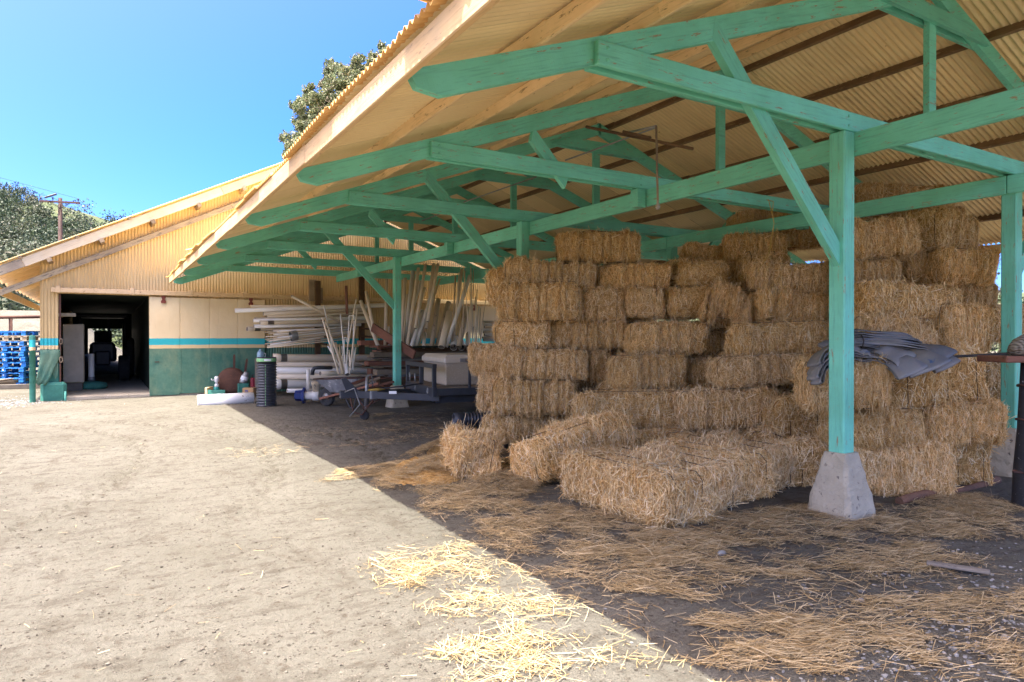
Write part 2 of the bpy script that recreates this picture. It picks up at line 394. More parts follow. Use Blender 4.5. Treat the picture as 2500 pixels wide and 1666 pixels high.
# ------------------------------------------------------------------ ground: one sheet, fine in the yard, coarse to the horizon
def hnoise(x, y, s, seed):
    r = np.random.default_rng(seed); o = np.zeros_like(x)
    for k in range(7):
        a = r.uniform(0, 2 * pi); f = s * (1.0 + .55 * k); o += np.sin((x * cos(a) + y * sin(a)) * f + r.uniform(0, 6.28)) / (1 + .4 * k)
    return o / 2.5
def height(x, y):
    near = np.clip(1 - np.abs(np.hypot(x - 2, y - 9)) / 40, 0, 1)
    z = near * (.012 * hnoise(x, y, 1.3, 1) + .006 * hnoise(x, y, 5, 2) + .0035 * hnoise(x, y, 17, 3) + .002 * hnoise(x, y, 37, 4))
    # tyre tracks: arcs of small lugs swinging in front of the barn door
    for (cx_, cy_, R) in ((-6.2, 10.2, 5.1), (-6.2, 10.2, 6.6), (-5.4, 9.4, 7.2), (-4.9, 9.2, 8.0)):
        d = np.hypot(x - cx_, y - cy_); a = np.arctan2(y - cy_, x - cx_)
        band = np.exp(-((d - R) / .13) ** 4) * np.clip((y - 4.5) / 3, 0, 1) * np.clip((16.5 - y) / 3, 0, 1)
        z += band * (.020 * np.sin((d - R) * 42 + 6 * np.abs(np.sin(a * R * 9))) - .016)
    # bank behind the pallets, and the ground falling away elsewhere
    bank = np.clip((y - 29) / 16, 0, 1) * np.clip((2 - x) / 4, 0, 1); z += 3.0 * bank ** 1.3
    return z
gx = np.unique(np.concatenate([np.linspace(-260, -12, 25), np.linspace(-12, -3.6, 50), np.linspace(-3.6, 4.2, 205), np.linspace(4.2, 14, 70), np.linspace(14, 260, 25)]))
gy = np.unique(np.concatenate([np.linspace(-60, -2, 12), np.linspace(-2, 1, 20), np.linspace(1, 12, 270), np.linspace(12, 20.5, 120), np.linspace(20.5, 50, 60), np.linspace(50, 420, 30)]))
GX, GY = np.meshgrid(gx, gy); GZ = height(GX, GY)
crumb = (np.abs(GX - .3) < 4.2) & (GY > .9) & (GY < 19.3)                 # crumbly crust: random grit on the fine part of the sheet
gr = rng.normal(0, 1, GX.shape); gr2 = hnoise(GX, GY, 2.3, 11) + .6 * hnoise(GX, GY, .8, 12)
GZ = GZ + crumb * gr * (.0028 + .0030 * np.clip(gr2, 0, 1.5))
gv = np.stack([GX, GY, GZ], -1).reshape(-1, 3); nx = len(gx); ny = len(gy)
ii, jj = np.meshgrid(np.arange(nx - 1), np.arange(ny - 1)); q0 = (jj * nx + ii).ravel()
me = np_mesh('ground', gv, np.stack([q0, q0 + 1, q0 + nx + 1, q0 + nx], 1), [M_dirt], smooth=np.ones(len(q0), bool))
tag(link(bpy.data.objects.new('ground', me)), kind='structure')
# distant hills
def hill_h(x, y):
    d = np.hypot(x, y); az = np.degrees(np.arctan2(x, y))                 # azimuth from the shed axis
    base = np.clip((d - 90) / 100, 0, 1) ** 1.1
    prof = np.interp(az, [-80, -30, -8, -6.2, -5, -4.4, -3.9, -2.5, -.8, 4, 12, 40, 95, 140], [44, 40, 35, 33.5, 32.5, 32.8, 33.8, 32.2, 31, 27, 16, 11, 14, 12])
    return base * prof * (1 + .04 * hnoise(x, y, .05, 8)) - .4
an = np.radians(np.linspace(-75, 140, 130)); dn = np.concatenate([np.linspace(86, 200, 50), np.linspace(206, 480, 20)])
AA, DD = np.meshgrid(an, dn); HX = DD * np.sin(AA); HY = DD * np.cos(AA)
hv = np.stack([HX, HY, hill_h(HX, HY)], -1).reshape(-1, 3); na = len(an)
ii, jj = np.meshgrid(np.arange(na - 1), np.arange(len(dn) - 1)); q0 = (jj * na + ii).ravel()
me = np_mesh('hills', hv, np.stack([q0, q0 + 1, q0 + na + 1, q0 + na], 1), [M_hill], smooth=np.ones(len(q0), bool))
tag(link(bpy.data.objects.new('hills', me)), kind='structure')

# ------------------------------------------------------------------ corrugated sheets
def corrugated(u, v0, v1, amp=.011, period=.072, thick=.0, jig=None):
    """columns at u from v0[i] to v1[i]; returns verts (u, h, v) and quads"""
    h = amp * np.sin(2 * pi * u / period)
    n = len(u); V = np.concatenate([np.stack([u, h, v0], 1), np.stack([u, h, v1], 1)]); i = np.arange(n - 1)
    return V, np.stack([i, i + 1, i + 1 + n, i + n], 1)

# ------------------------------------------------------------------ the hay shed
TY = [.85 + 2.6 * k for k in range(8)]                                   # truss stations along Y
SL = .368; ANG = math.atan(SL); XR = 6.9                                 # roof slope, ridge line
def ztop(x): return 2.985 + SL * (min(x, 2 * XR - x) - 1.43)             # top of the rafters
shed = thing('hay_shed', 'open sided hay shed of green posts and trusses under a cream corrugated iron roof', 'shed', (XR, 10, 0))
# roof sheets (each slope one part; single sheets step slightly at their laps)
Y0, Y1 = .62, 19.25
def roof_slope(side):
    yy = np.arange(Y0, Y1, .072 / 6); sheet = np.floor(yy / .66).astype(int); r = np.random.default_rng(5 + side)
    k = sheet - sheet.min(); dx = r.uniform(-.035, .03, k.max() + 1)[k]; dz = r.uniform(0, .012, k.max() + 1)[k] + (k % 2) * .004
    rows = []; xs = [1.315, 2.6, 4.1, 5.6, XR + .02]
    wav = .016 * np.sin(2 * pi * yy / .072)
    for j, x in enumerate(xs):
        X = np.full_like(yy, x) + (dx if j == 0 else 0); sag = .010 * np.sin(yy * 1.7 + j) + .018 * np.sin(yy * .55 + 2 * side)
        Z = ztop(1.43) + SL * (X - 1.43) + .105 + wav + dz + sag * (1 if j < 3 else .3)
        rows.append(np.stack([X if side == 0 else 2 * XR - X, yy, Z], 1))
    V = np.concatenate(rows); n = len(yy); i = np.arange(n - 1)
    Q = np.concatenate([np.stack([i + j * n, i + 1 + j * n, i + 1 + (j + 1) * n, i + (j + 1) * n], 1) for j in range(len(xs) - 1)])
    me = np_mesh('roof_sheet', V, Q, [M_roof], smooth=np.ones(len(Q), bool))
    o = link(bpy.data.objects.new('roof_sheet', me), shed)
    md = o.modifiers.new('thick', 'SOLIDIFY'); md.thickness = .004; md.offset = 1 if side else -1
roof_slope(0); roof_slope(1)
MB().prism([(-.22, -.07), (0, .02), (.22, -.07), (.22, -.062), (0, .03), (-.22, -.062)], Y0, Y1).build('ridge_cap', M_rooftop, shed, Matrix.Translation((XR, 0, ztop(XR) + .14)))
# lifted sheet corners at the eave
for y, s_ in ((2.86, .75), (13.4, .25)):
    m = MB(); r_ = []
    for i in range(9):
        a = i / 8; r_.append([(1.22 + .28 * b, y + a * .27 * s_ , 3.075 + SL * .28 * b + (.012 * sin(a * 22)) + s_ * .13 * (1 - b) ** 2 * (a ** 1.5)) for b in (0, .25, .5, 1)])
    vs = [p for q_ in r_ for p in q_]; fs = [(i * 4 + j, i * 4 + j + 1, i * 4 + j + 5, i * 4 + j + 4) for i in range(8) for j in range(3)]
    o = m.add(vs, fs, smooth=True).build('lifted_sheet', M_rooftop, shed); md = o.modifiers.new('thick', 'SOLIDIFY'); md.thickness = .004
# fascia boards along both eaves
fy = [.66, 5.4, 9.2, 12.1, 15.3, 18.9]
for a, b in zip(fy, fy[1:]):
    dz = random.uniform(-.012, .012)
    beam('fascia_board', (1.36, a + .004, 2.955 + dz), (1.36, b - .004, 2.955 + random.uniform(-.012, .012)), .042, .15, M_fascia, shed)
beam('fascia_board', (2 * XR - 1.36, Y0 + .2, 2.955), (2 * XR - 1.36, 18.9, 2.955), .042, .15, M_cream, shed)
# purlins
for x, mm in [(2.25, 0), (3.15, 0), (4.05, 0), (4.95, 0), (5.9, 0), (6.7, 0), (7.1, 1), (7.95, 1), (8.85, 1), (9.75, 1), (10.65, 1), (11.55, 1)]:
    z = ztop(x) + .052; tilt = ANG if x < XR else -ANG
    up = (-sin(tilt), 0, cos(tilt))
    ys = [Y0 + .1] + [t + random.uniform(-.1, .1) for t in TY[1::2]] + [19.0]
    for a, b in zip(ys, ys[1:]):
        j = random.uniform(-.012, .012)
        beam('purlin', (x + j, a - .06, z), (x - j, b + .06, z + random.uniform(-.006, .006)),   .045, .098, M_purlin if mm else M_cream, shed, up)
# posts with their concrete footings, plate beams between them
PX = (5.435, 8.52)
for row, px in enumerate(PX):
    for k in (1, 3, 5):
        y = TY[k] + .075; zt = 3.27
        p = beam('post', (px, y, .46), (px, y, zt), .15, .15, M_paint, shed, up=(0, 1, 0), c=.012)
        h = .52 if k < 5 else .47
        fv = []; NP = 40; zs = np.concatenate([[-.25], np.linspace(0, h, 15), [h, h]])
        for i, z in enumerate(zs):
            hx = np.interp(z, [-.25, .02, .20, .41, h], [.225, .212, .178, .128, .105]) * (1 if i < len(zs) - 2 else (.97, .0)[i - len(zs) + 2])
            for j in range(NP):
                t = (j / NP) * 4; e = int(t); f_ = (t - e) * 2 - 1; p_ = [(f_, -1), (1, f_), (-f_, 1), (-1, -f_)][e]
                q_ = max(abs(p_[0]), abs(p_[1])); rr_ = (abs(p_[0]) ** 9 + abs(p_[1]) ** 9) ** (1 / 9); ch = .010 * max(0, sin(z * 23 + j * .9 + px)) * (abs(f_) > .8)
                k_ = hx / rr_ * (1 + random.uniform(-.007, .007)) - ch * (0 if i > len(zs) - 3 else 1) + .002 * sin(z * 41 + j * .7)
                if hx == 0: k_ = 0
                fv.append((px + p_[0] * k_, y + p_[1] * k_, z + (random.uniform(-.004, .004) if 0 < i < len(zs) - 2 else 0)))
        fm = MB().add(fv, [(i * NP + j, i * NP + (j + 1) % NP, (i + 1) * NP + (j + 1) % NP, (i + 1) * NP + j) for i in range(len(zs) - 1) for j in range(NP)])
        fo = fm.build('footing', M_conc, p)
        s_ = -1 if row == 0 else 1
        # knee brace from the post up through the tie to the rafter
        pt = Vector((px + s_ * .02, y, 2.16)); pe = Vector((px + s_ * 1.62, y, 3.80))
        for bx_, bz_ in ((.10, .02), (.17, -.02), (1.55, .02), (1.64, -.02), (2.16, .0)): MB().lathe([(.013, 0), (.013, .007), (0, .01)], 8).build('bolt', M_galv, p, frame(pt, pe) @ Matrix.Translation((bx_, -.034, bz_)) @ Matrix.Rotation(pi / 2, 4, 'X'))
        MB().prism([(-.10, -.07), (0.02, .07), (2.32, .07), (2.22, -.07)], -.033, .033).build('knee_brace', M_paint, p, frame(pt, pe) )
    ys = [.7] + [TY[k] + .075 for k in (1, 3, 5)] + [18.75]
    xx = px + (.075 + .025) * (1 if row == 0 else -1)
    for i, (a, b) in enumerate(zip(ys, ys[1:])):
        beam('plate_beam', (xx, a + .004, 3.17), (xx, b - .004, 3.17), .048, .20, M_paint, shed)
# trusses
for k, y in enumerate(TY):
    yc = y + .075
    pts = []
    # rafters: tail cut at the eave, meeting at the ridge
    m = MB(); dep = .172
    Lr = (XR - 1.43) / cos(ANG); dz = dep
    tail = [(0, 0), (.02, -.10), (.16, -dz), (Lr - dz * math.tan(ANG) + .02, -dz), (Lr + .02, 0)]
    for sgn in (1, -1):
        M0 = Matrix.Translation((1.43 if sgn > 0 else 2 * XR - 1.43, yc, ztop(1.43))) @ (Matrix.Identity(4) if sgn > 0 else Matrix.Rotation(pi, 4, 'Z')) @ Matrix.Rotation(-ANG, 4, 'Y')
        if sgn > 0: MA = M0; m.prism(tail, -.031, .031)
        else: m.prism(tail, -.031, .031, M=MA.inverted() @ M0)
    tr = m.build('truss_rafter', M_paint, shed, MA)
    for sg in (-1, 1):
        # a pair of planks clasps the rafters and rests on the posts
        MB().box(2.72, 2 * XR - 2.72, -.022, .022, 3.272, 3.432, c=.006).build('tie_beam', M_paint, tr, Matrix.Translation((0, yc + sg * .055, 0)))
        x0, x1 = 5.95, 2 * XR - 5.95
        MB().prism([(x0, 4.53), (x1, 4.53), (x1 - .30, 4.68), (x0 + .30, 4.68)], -.02, .02).build('collar_plank', M_paint, tr, Matrix.Translation((0, yc + sg * .053, 0)))
    MB().box(-.062, .062, -.031, .031, 3.28, 4.68, c=.005).build('king_post', M_paint, tr, Matrix.Translation((XR - .06, yc, 0)))
    if k % 2 == 0:
        for px, s_ in ((PX[0], -1), (PX[1], 1)):
            MB().prism([(1.46, -.065), (1.52, .065), (2.18, .065), (2.10, -.065)], -.03, .03).build('web_brace', M_paint, tr, frame((px + s_ * .02, yc, 2.16), (px + s_ * 1.62, yc, 3.80)))
            MB().box(px - .065, px + .065, -.065, .065, 3.055, 3.27, c=.006).build('plate_block', M_paint, tr, Matrix.Translation((0, yc, 0)))
    for bx in (2.80, PX[0] - .02):
        for bz in (3.39, 3.31): MB().lathe([(.012, 0), (.012, .006), (0, .009)], 8).build('bolt', M_paint, tr, Matrix.Translation((bx, yc - .077, bz)) @ Matrix.Rotation(pi / 2, 4, 'X'))
# ------------------------------------------------------------------ the barn
BY = 19.6
barn = thing('barn', 'long cream corrugated barn with turquoise and green bands and an open sliding door', 'barn', (3.5, BY, 0))
RX, SB = 8.2, .5                                                        # ridge line, roof slope
def zb(x): return 3.05 + SB * (np.minimum(x, 2 * RX - x) + 1.32)        # top of the gable wall
u = np.arange(-1.36, 17.6, .072 / 6)
bot = np.where(u < -1.0, .62 + .10 * np.sin(u * 31), np.where(u < .93, 2.58, .0))
V, Q = corrugated(u, bot, zb(u) + .44); keep = np.ones(len(Q), bool)
V[:, 1] += BY
o = link(bpy.data.objects.new('gable_wall', np_mesh('gable_wall', V, Q, [M_wall], smooth=np.ones(len(Q), bool))), barn)
# torn sheet beside the door and the painted concrete stub under it
m = MB(); nx_, nz_ = 8, 9; vs = []
for j in range(nz_):
    t = j / (nz_ - 1); zz = 1.22 - .82 * t
    for i in range(nx_):
        s_ = i / (nx_ - 1); x = -1.37 - .10 * t ** 2 + s_ * (.40 - .20 * t ** 1.5 + .02 * sin(9 * t)); vs.append((x, BY - .02 - .16 * t * t * (1 - s_ * .3) + .02 * sin(s_ * 14 + 5 * t), zz + .03 * sin(s_ * 11) * t))
m.add(vs, [(j * nx_ + i, j * nx_ + i + 1, (j + 1) * nx_ + i + 1, (j + 1) * nx_ + i) for j in range(nz_ - 1) for i in range(nx_ - 1)], smooth=True)
o = m.build('torn_sheet', M_wall, barn); md = o.modifiers.new('thick', 'SOLIDIFY'); md.thickness = .004
m = MB(); m.box(-1.36, -.84, BY - .10, BY + .22, -.1, .44, c=.06)
m.box(-1.36, -.98, BY + .03, BY + .2, .40, .9, c=.03)
o = m.build('concrete_stub', M_greenconc, barn)
MB().box(-.86, 3.9, BY - .05, BY + .25, -.1, .085, c=.02).build('door_sill', M_conc, barn)
MB().tube([(-.86, BY - .14, -.1), (-.86, BY - .14, .22)], .025, 8).build('stub_pipe', M_paint, barn)
MB().box(-.985, -.955, BY - .005, BY + .13, .3, 2.56).build('door_jamb', M_rust, barn)
for z in (1.42, .98):
    MB().tube([(-.95 + .03 * cos(a), BY - .03, z + .07 * sin(a)) for a in np.linspace(0, 2 * pi, 12)], .012, 6, cap=False).build('door_latch', M_bare, barn)
# roof of the barn: two slopes, eaves, barge boards, lookouts
for sgn in (0, 1):
    yy = np.arange(19.02, 37.4, .072 / 3); wav = .012 * np.sin(2 * pi * yy / .072); rows = []
    for x in (-2.3, 1, 4.5, RX + .02):
        rows.append(np.stack([np.full_like(yy, x if sgn == 0 else 2 * RX - x), yy, zb(np.full_like(yy, x)) + .52 + wav], 1))
    V = np.concatenate(rows); n = len(yy); i = np.arange(n - 1)
    Q = np.concatenate([np.stack([i + j * n, i + 1 + j * n, i + 1 + (j + 1) * n, i + (j + 1) * n], 1) for j in range(3)])
    o = link(bpy.data.objects.new('barn_roof', np_mesh('barn_roof', V, Q, [M_barnroof], smooth=np.ones(len(Q), bool))), barn)
    md = o.modifiers.new('thick', 'SOLIDIFY'); md.thickness = .012
def rake(x, dz=0.): return 3.05 + SB * (x + 1.32) + dz
ex = [-2.28, -1.65, 2.6, 5.6, RX]
for i, (a, b) in enumerate(zip(ex, ex[1:])):
    beam('barge_board', (a + .003, 19.10, rake(a, .36)), (b - .003, 19.10, rake(b, .36 + random.uniform(-.008, .008))), .04, .21, M_barge if i else M_lowbarge, barn)
beam('low_barge_board', (-2.28, 19.52, rake(-2.28, -.10)), (2.9, 19.52, rake(2.9, -.10)), .05, .13, M_lowbarge, barn)
beam('low_barge_board', (2.905, 19.52, rake(2.905, -.10)), (RX, 19.52, rake(RX, -.10)), .05, .13, M_lowbarge, barn)
for x in (-1.15, -.1, 1.0, 2.05, 3.15, 4.3):
    p = Vector((x, 0, rake(x, .20)))
    beam('lookout', (x, 19.04, p.z), (x, 19.7, p.z), .10, .10, M_bare, barn, up=(-sin(math.atan(SB)), 0, cos(math.atan(SB))))
for x in (-1.7, -.6, .5):
    beam('roof_batten', (x, 19.03, rake(x, .49)), (x, 19.6, rake(x, .49)), .08, .045, M_bare, barn, up=(-.447, 0, .894))
MB().box(-2.36, -2.32, 19.05, 37.2, 2.60, 2.80).build('eave_board', M_cream, barn)
for y in np.arange(20.1, 37, 1.05):
    beam('rafter_tail', (-2.3, y, rake(-2.3, .36)), (-1.1, y, rake(-1.1, .36)), .05, .15, M_cream, barn)
# shell and inside of the barn
u2 = np.arange(19.6, 37.0, .072 / 2)
for x in (-1.36, 2 * RX + 1.2):
    V, Q = corrugated(u2, np.full_like(u2, -.05), np.full_like(u2, 3.2)); V2 = np.stack([x + V[:, 1], V[:, 0], V[:, 2]], 1)
    link(bpy.data.objects.new('side_wall', np_mesh('side_wall', V2, Q, [M_wall], smooth=np.ones(len(Q), bool))), barn)
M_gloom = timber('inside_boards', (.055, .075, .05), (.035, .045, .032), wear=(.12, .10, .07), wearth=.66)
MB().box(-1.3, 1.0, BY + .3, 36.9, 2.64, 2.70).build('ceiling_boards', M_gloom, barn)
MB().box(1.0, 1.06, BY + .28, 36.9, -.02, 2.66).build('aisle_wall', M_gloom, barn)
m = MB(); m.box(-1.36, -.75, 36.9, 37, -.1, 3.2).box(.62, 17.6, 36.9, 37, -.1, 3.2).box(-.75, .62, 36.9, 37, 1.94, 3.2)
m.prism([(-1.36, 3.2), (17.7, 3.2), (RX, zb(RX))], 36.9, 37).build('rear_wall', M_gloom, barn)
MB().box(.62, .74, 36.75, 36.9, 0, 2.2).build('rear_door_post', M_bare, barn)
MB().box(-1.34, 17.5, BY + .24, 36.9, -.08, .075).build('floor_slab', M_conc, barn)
# sliding doors on their rusty track
def sliding_door(x0, x1, hangers):
    m = MB(); n = 4; wdt = (x1 - x0) / n
    for i in range(n):
        m.box(x0 + i * wdt + .002, x0 + (i + 1) * wdt - .002, BY - .085, BY - .045, .055 - (.03 if i == 0 else 0), 2.555, c=.006)
    for i in range(1, n): m.box(x0 + i * wdt - .03, x0 + i * wdt + .03, BY - .091, BY - .083, .08, 1.235, c=.003)
    d = m.build('sliding_door', M_door, barn)
    for hx in hangers:
        MB().prism([(-.05, 0), (-.06, .05), (-.025, .10), (-.05, .15), (-.05, .19), (.05, .19), (.05, .15), (.025, .10), (.06, .05), (.05, 0)], -.012, .012).build('door_hanger', plain('red_hanger', (.26, .07, .045), None, 8, rough=.8), d, Matrix.Translation((hx, BY - .105, 2.40)))
    MB().box(x0 + .12, x0 + .22, BY - .10, BY - .083, .88, .90).build('pull_handle', M_rust, d)
sliding_door(.93, 3.75, (1.25, 3.38)); sliding_door(9.9, 12.3, (10.3,))
M_track = plain('rusty_cream_steel', (.66, .48, .26), (.56, .38, .19), 5, rough=.8, spots=[((.20, .09, .045), 16, .60)], bump=.2, jitter=0)
tk = MB().box(-1.14, 11.6, BY - .17, BY - .03, 2.60, 2.715, c=.006).build('door_track', M_track, barn, Matrix.Translation((0, 0, 0)) )
for x in (-1.0, .55, 1.9, 3.2, 4.5, 5.9, 7.3, 8.8, 10.2):
    MB().box(x - .045, x + .045, BY - .185, BY - .02, 2.59, 2.76, c=.008).build('track_bracket', M_track, tk)
for x, z0, z1, w_ in ((5.02, 2.55, 3.17, .20), (5.24, 2.5, 2.94, .14)):
    MB().box(x - w_ / 2, x + w_ / 2, BY - .24, BY - .19, z0, z1, c=.006).build('nailed_board', M_bare, barn, Matrix.Translation((0, 0, 0)))

# ------------------------------------------------------------------ things inside and beside the barn
c = thing('storage_cabinet', 'tall beige cabinet standing just inside the open barn door', 'cabinet', (-.77, 21.6, .08))
MB().box(-.24, .24, -.02, .5, .22, 1.80, c=.012).build('cabinet_body', plain('beige_enamel', (.52, .46, .35), None, 3, rough=.5), c, WM[c.name])
MB().box(-.23, .23, -.042, -.022, .24, 1.78, c=.006).build('cabinet_door', plain('beige_enamel_door', (.56, .49, .37), None, 3, rough=.45), c, WM[c.name])
MB().box(-.2, .2, .05, .45, .0, .22, c=.01).build('plinth', M_grey, c, WM[c.name])
s = thing('wall_shelf', 'pale short shelf board fixed high inside the barn door', 'shelf', (-.98, 20.6, 2.05))
MB().box(-.28, .30, -.12, .12, .0, .09, c=.01).build('shelf_board', M_barge, s, WM[s.name])
MB().prism([(-.28, 0), (-.28, -.2), (.05, 0)], -.015, .015).build('bracket', M_rust, s, WM[s.name])
p = thing('standing_pump', 'white upright pipe on a round dull green base inside the barn', 'pump', (-.38, 22.4, .08))
MB().lathe([(.0, 0), (.36, 0), (.40, .06), (.38, .15), (.2, .2), (0, .21)], 20).build('pump_base', M_greenconc, p, WM[p.name])
MB().lathe([(.075, .2), (.075, .98), (.068, .98), (.068, .6)], 14).build('riser_pipe', M_pvcw, p, WM[p.name])
MB().lathe([(.0, .2), (.10, .2), (.10, .3), (.08, .33)], 14).build('pump_collar', M_galv, p, WM[p.name])
t = thing('tractor', 'dark tractor parked deep inside the barn, seen against the bright rear opening', 'tractor', (-.12, 27.2, .075))
TM = WM[t.name] @ Matrix.Diagonal((1.12, 1.1, 1.06, 1))
m = MB(); m.box(-.33, .33, -.9, .9, .62, 1.22, c=.08).box(-.2, .2, -1.15, -.85, .5, .95, c=.05).box(-.38, .38, .9, 1.5, .55, 1.05, c=.06); m.build('tractor_body', M_steel, t, TM)
m = MB().box(-.68, .68, .35, 1.75, 2.02, 2.13, c=.04); m.build('canopy', M_steel, t, TM)
for x in (-.6, .6):
    for y in (.45, 1.65): MB().tube([(x, y, 1.0), (x, y, 2.04)], .03, 6).build('canopy_post', M_steel, t, TM)
for x, y, r in ((-.72, 1.25, .68), (.72, 1.25, .68), (-.55, -.75, .40), (.55, -.75, .40)):
    wl = MB().lathe([(r * .55, -.13), (r * .92, -.15), (r, -.1), (r, .1), (r * .92, .15), (r * .55, .13)], 20).build('tyre', M_rubber, t, TM @ Matrix.Translation((x, y, r)) @ Matrix.Rotation(pi / 2, 4, 'Y'))
    MB().lathe([(0, -.05), (r * .56, -.08), (r * .56, .08), (0, .05)], 16).build('rim', M_steel, wl, WM[wl.name])
MB().box(-.25, .25, .95, 1.4, 1.1, 1.25, c=.05).box(-.25, .25, 1.36, 1.48, 1.2, 1.6, c=.04).build('seat', M_rubber, t, TM)
MB().tube([(.16, -.3, 1.2), (.16, -.3, 1.95)], .035, 8).build('exhaust_pipe', M_steel, t, TM)
MB().tube([(.18 * cos(a), .62 + .06 * sin(a), 1.42 + .16 * sin(a)) for a in np.linspace(0, 2 * pi, 14)], .018, 6, cap=False).build('steering_wheel', M_rubber, t, TM)

b = thing('bollard', 'green steel bollard with a cream ring beside the barn corner', 'bollard', (-1.49, 19.24, 0))
MB().lathe([(.062, -.2), (.062, 1.19), (.0625, 1.19), (.062, 1.53), (.05, 1.565), (0, 1.57)], 18).build('bollard_tube', M_greenconc, b, WM[b.name])
MB().lathe([(.064, 1.215), (.064, 1.29)], 18).build('cream_ring', M_cream, b, WM[b.name])
MB().lathe([(.0645, 1.29), (.0645, 1.46)], 18).build('turquoise_ring', plain('turquoise_paint', (.04, .42, .42), None, 5), b, WM[b.name])

# pallets
def pallet_mesh(mm):
    m = MB()
    for i in range(7): m.box(-.6 + i * .185, -.6 + i * .185 + .10, -.5, .5, .118, .14)
    for j in (-.45, 0, .45): m.box(-.6, .6, j - .05, j + .05, .096, .118)
    for i in (-.53, 0, .53):
        m.box(i - .07, i + .07, -.5, .5, 0., .02)
        for j in (-.44, 0, .44): m.box(i - .07, i + .07, j - .05, j + .05, .02, .096, c=.004)
    return m
def pallet(loc, rz, mm, label, mark=False):
    t = thing('pallet', label, 'pallet', loc, rz, 'pallets stacked outside the barn')
    pallet_mesh(mm).build('pallet_deck', mm, t, WM[t.name])
    if mark:
        for i in (-.53, 0.):
            pts = [(i + .026 * cos(a), -.4925, .058 + .024 * sin(a)) for a in np.linspace(.8, 5.5, 10)]
            MB().tube(pts, .007, 5).build('letter_mark', M_white, t, WM[t.name])
    return t
pc = on_z(38, 945, 0); az = radians(-24)
names = ['lowest blue pallet of the tall stack, half behind scrap lumber', 'blue pallet second from the bottom of the stack beside the barn', 'blue pallet third from the bottom, with a white C mark', 'blue pallet fourth from the bottom, with a white C mark',
         'blue pallet fifth from the bottom of the stack beside the barn', 'blue pallet at the middle of the stack, with a bright white C mark', 'faded blue pallet just above the middle of the stack', 'pale worn blue pallet under the whitish topmost of the main stack',
         'whitish blue pallet right under the brown pallet', 'brown wooden pallet near the top of the blue stack', 'bright blue topmost pallet lying on the brown one']
for k, nm in enumerate(names):
    mm = M_bare if k == 9 else M_blue
    pallet((pc[0] + random.uniform(-.04, .04) + (.1 if k > 9 else 0), pc[1] + random.uniform(-.04, .04), .02 + k * .156), az + random.uniform(-.05, .05) - radians(6), mm, nm, k in (2, 3, 5, 6))
pallet((pc[0] - 1.35, pc[1] + .3, .02), az, M_blue, 'blue pallet on the ground at the photo edge, lowest of the cut-off stack')
for k in range(1, 10): pallet((pc[0] - 1.35 + random.uniform(-.05, .05), pc[1] + .3, .02 + k * .148), az + random.uniform(-.05, .05), M_blue, 'blue pallet in the cut-off stack at the photo edge', k in (4, 6))
# scrap lumber in front of the pallets
lb = thing('lumber_bundle', 'strapped bundle of thin brown boards lying in front of the pallets', 'lumber', tuple(on_z(60, 945)), radians(24))
for i in range(4):
    for j in range(5): MB().box(-1.3 + random.uniform(-.12, .1), .9, -.32 + j * .13, -.21 + j * .13, .12 + i * .055, .165 + i * .055, c=.004).build('board', M_bare, lb, WM[lb.name] @ Matrix.Rotation(radians(-5), 4, 'Y'))
MB().tube([(-.2, -.35, .1), (-.25, -.36, .36), (-.2, .35, .37), (-.2, .36, .1)], .01, 5).build('green_strap', M_leaflab, lb, WM[lb.name])
for i, (dx, dy, L, nm) in enumerate(((-.5, -.9, 3.2, 'weathered grey timber lying nearest the gravel beside the bollard'), (-.6, -.3, 3.4, 'weathered grey timber under the strapped brown boards'))):
    q_ = on_z(60, 945); o = beam('ground_timber', (q_[0] + dx - L / 2, q_[1] + dy + .2, .07), (q_[0] + dx + L / 2, q_[1] + dy - .1, .07), .14, .13, M_grey, None)
    tag(o, nm, 'timber', 'timbers on the ground by the pallets')
# pipe rail fence on the bank
fn = thing('pipe_rail_fence', 'rusty brown pipe rail fence on the bare bank behind the pallets', 'fence', tuple(at(26, 800, 31)))
a, bb = at(-40, 776, 31), at(150, 773, 33)
MB().tube([a, bb], .075, 8).build('rail', M_rust, fn)
for u_ in (-30, 26, 125):
    q_ = at(u_, 776, 31 + (u_ + 40) / 95); MB().tube([q_ + np.array([0, 0, .05]), q_ - np.array([0, 0, 2.2])], .075, 8).build('fence_post', M_rust, fn)
# utility pole
pd = 43.
pb = at(147, 490, pd); pole = thing('utility_pole', 'brown wooden utility pole with one crossarm and wires', 'utility pole', (pb[0], pb[1], 0))
M_pole = timber('pole_timber', (.075, .038, .028), (.05, .026, .02), wear=(.12, .075, .055))
MB().tube([(pb[0], pb[1], -1), (pb[0], pb[1], at(147, 484, pd)[2])], [.16, .11], 10).build('pole_shaft', M_pole, pole)
l_, r_ = at(97, 491, pd - .25), at(195, 496, pd - .25)
beam('crossarm', l_, r_, .10, .12, M_pole, pole)
for u_, v_ in ((123, 495), (170, 497)):
    MB().tube([at(u_, v_, pd - .2), at(147, 509, pd - .15)], .022, 5).build('arm_brace', M_steel, pole)
tops = []
for u_, v_ in ((100, 491), (129, 491), (191, 494)):
    q_ = at(u_, v_, pd - .25); MB().lathe([(.02, 0), (.02, .1), (.06, .1), (.035, .15), (.06, .18), (.03, .24), (0, .26)], 8).build('insulator', M_steel, pole, Matrix.Translation(Vector(q_))); tops.append(q_ + np.array([0, 0, .22]))
MB().box(-.35, .35, -.05, .05, .2, .32, c=.02).build('line_switch', M_steel, pole, Matrix.Translation(Vector(at(129, 488, pd - .25))) @ Matrix.Rotation(radians(-25), 4, 'Y'))
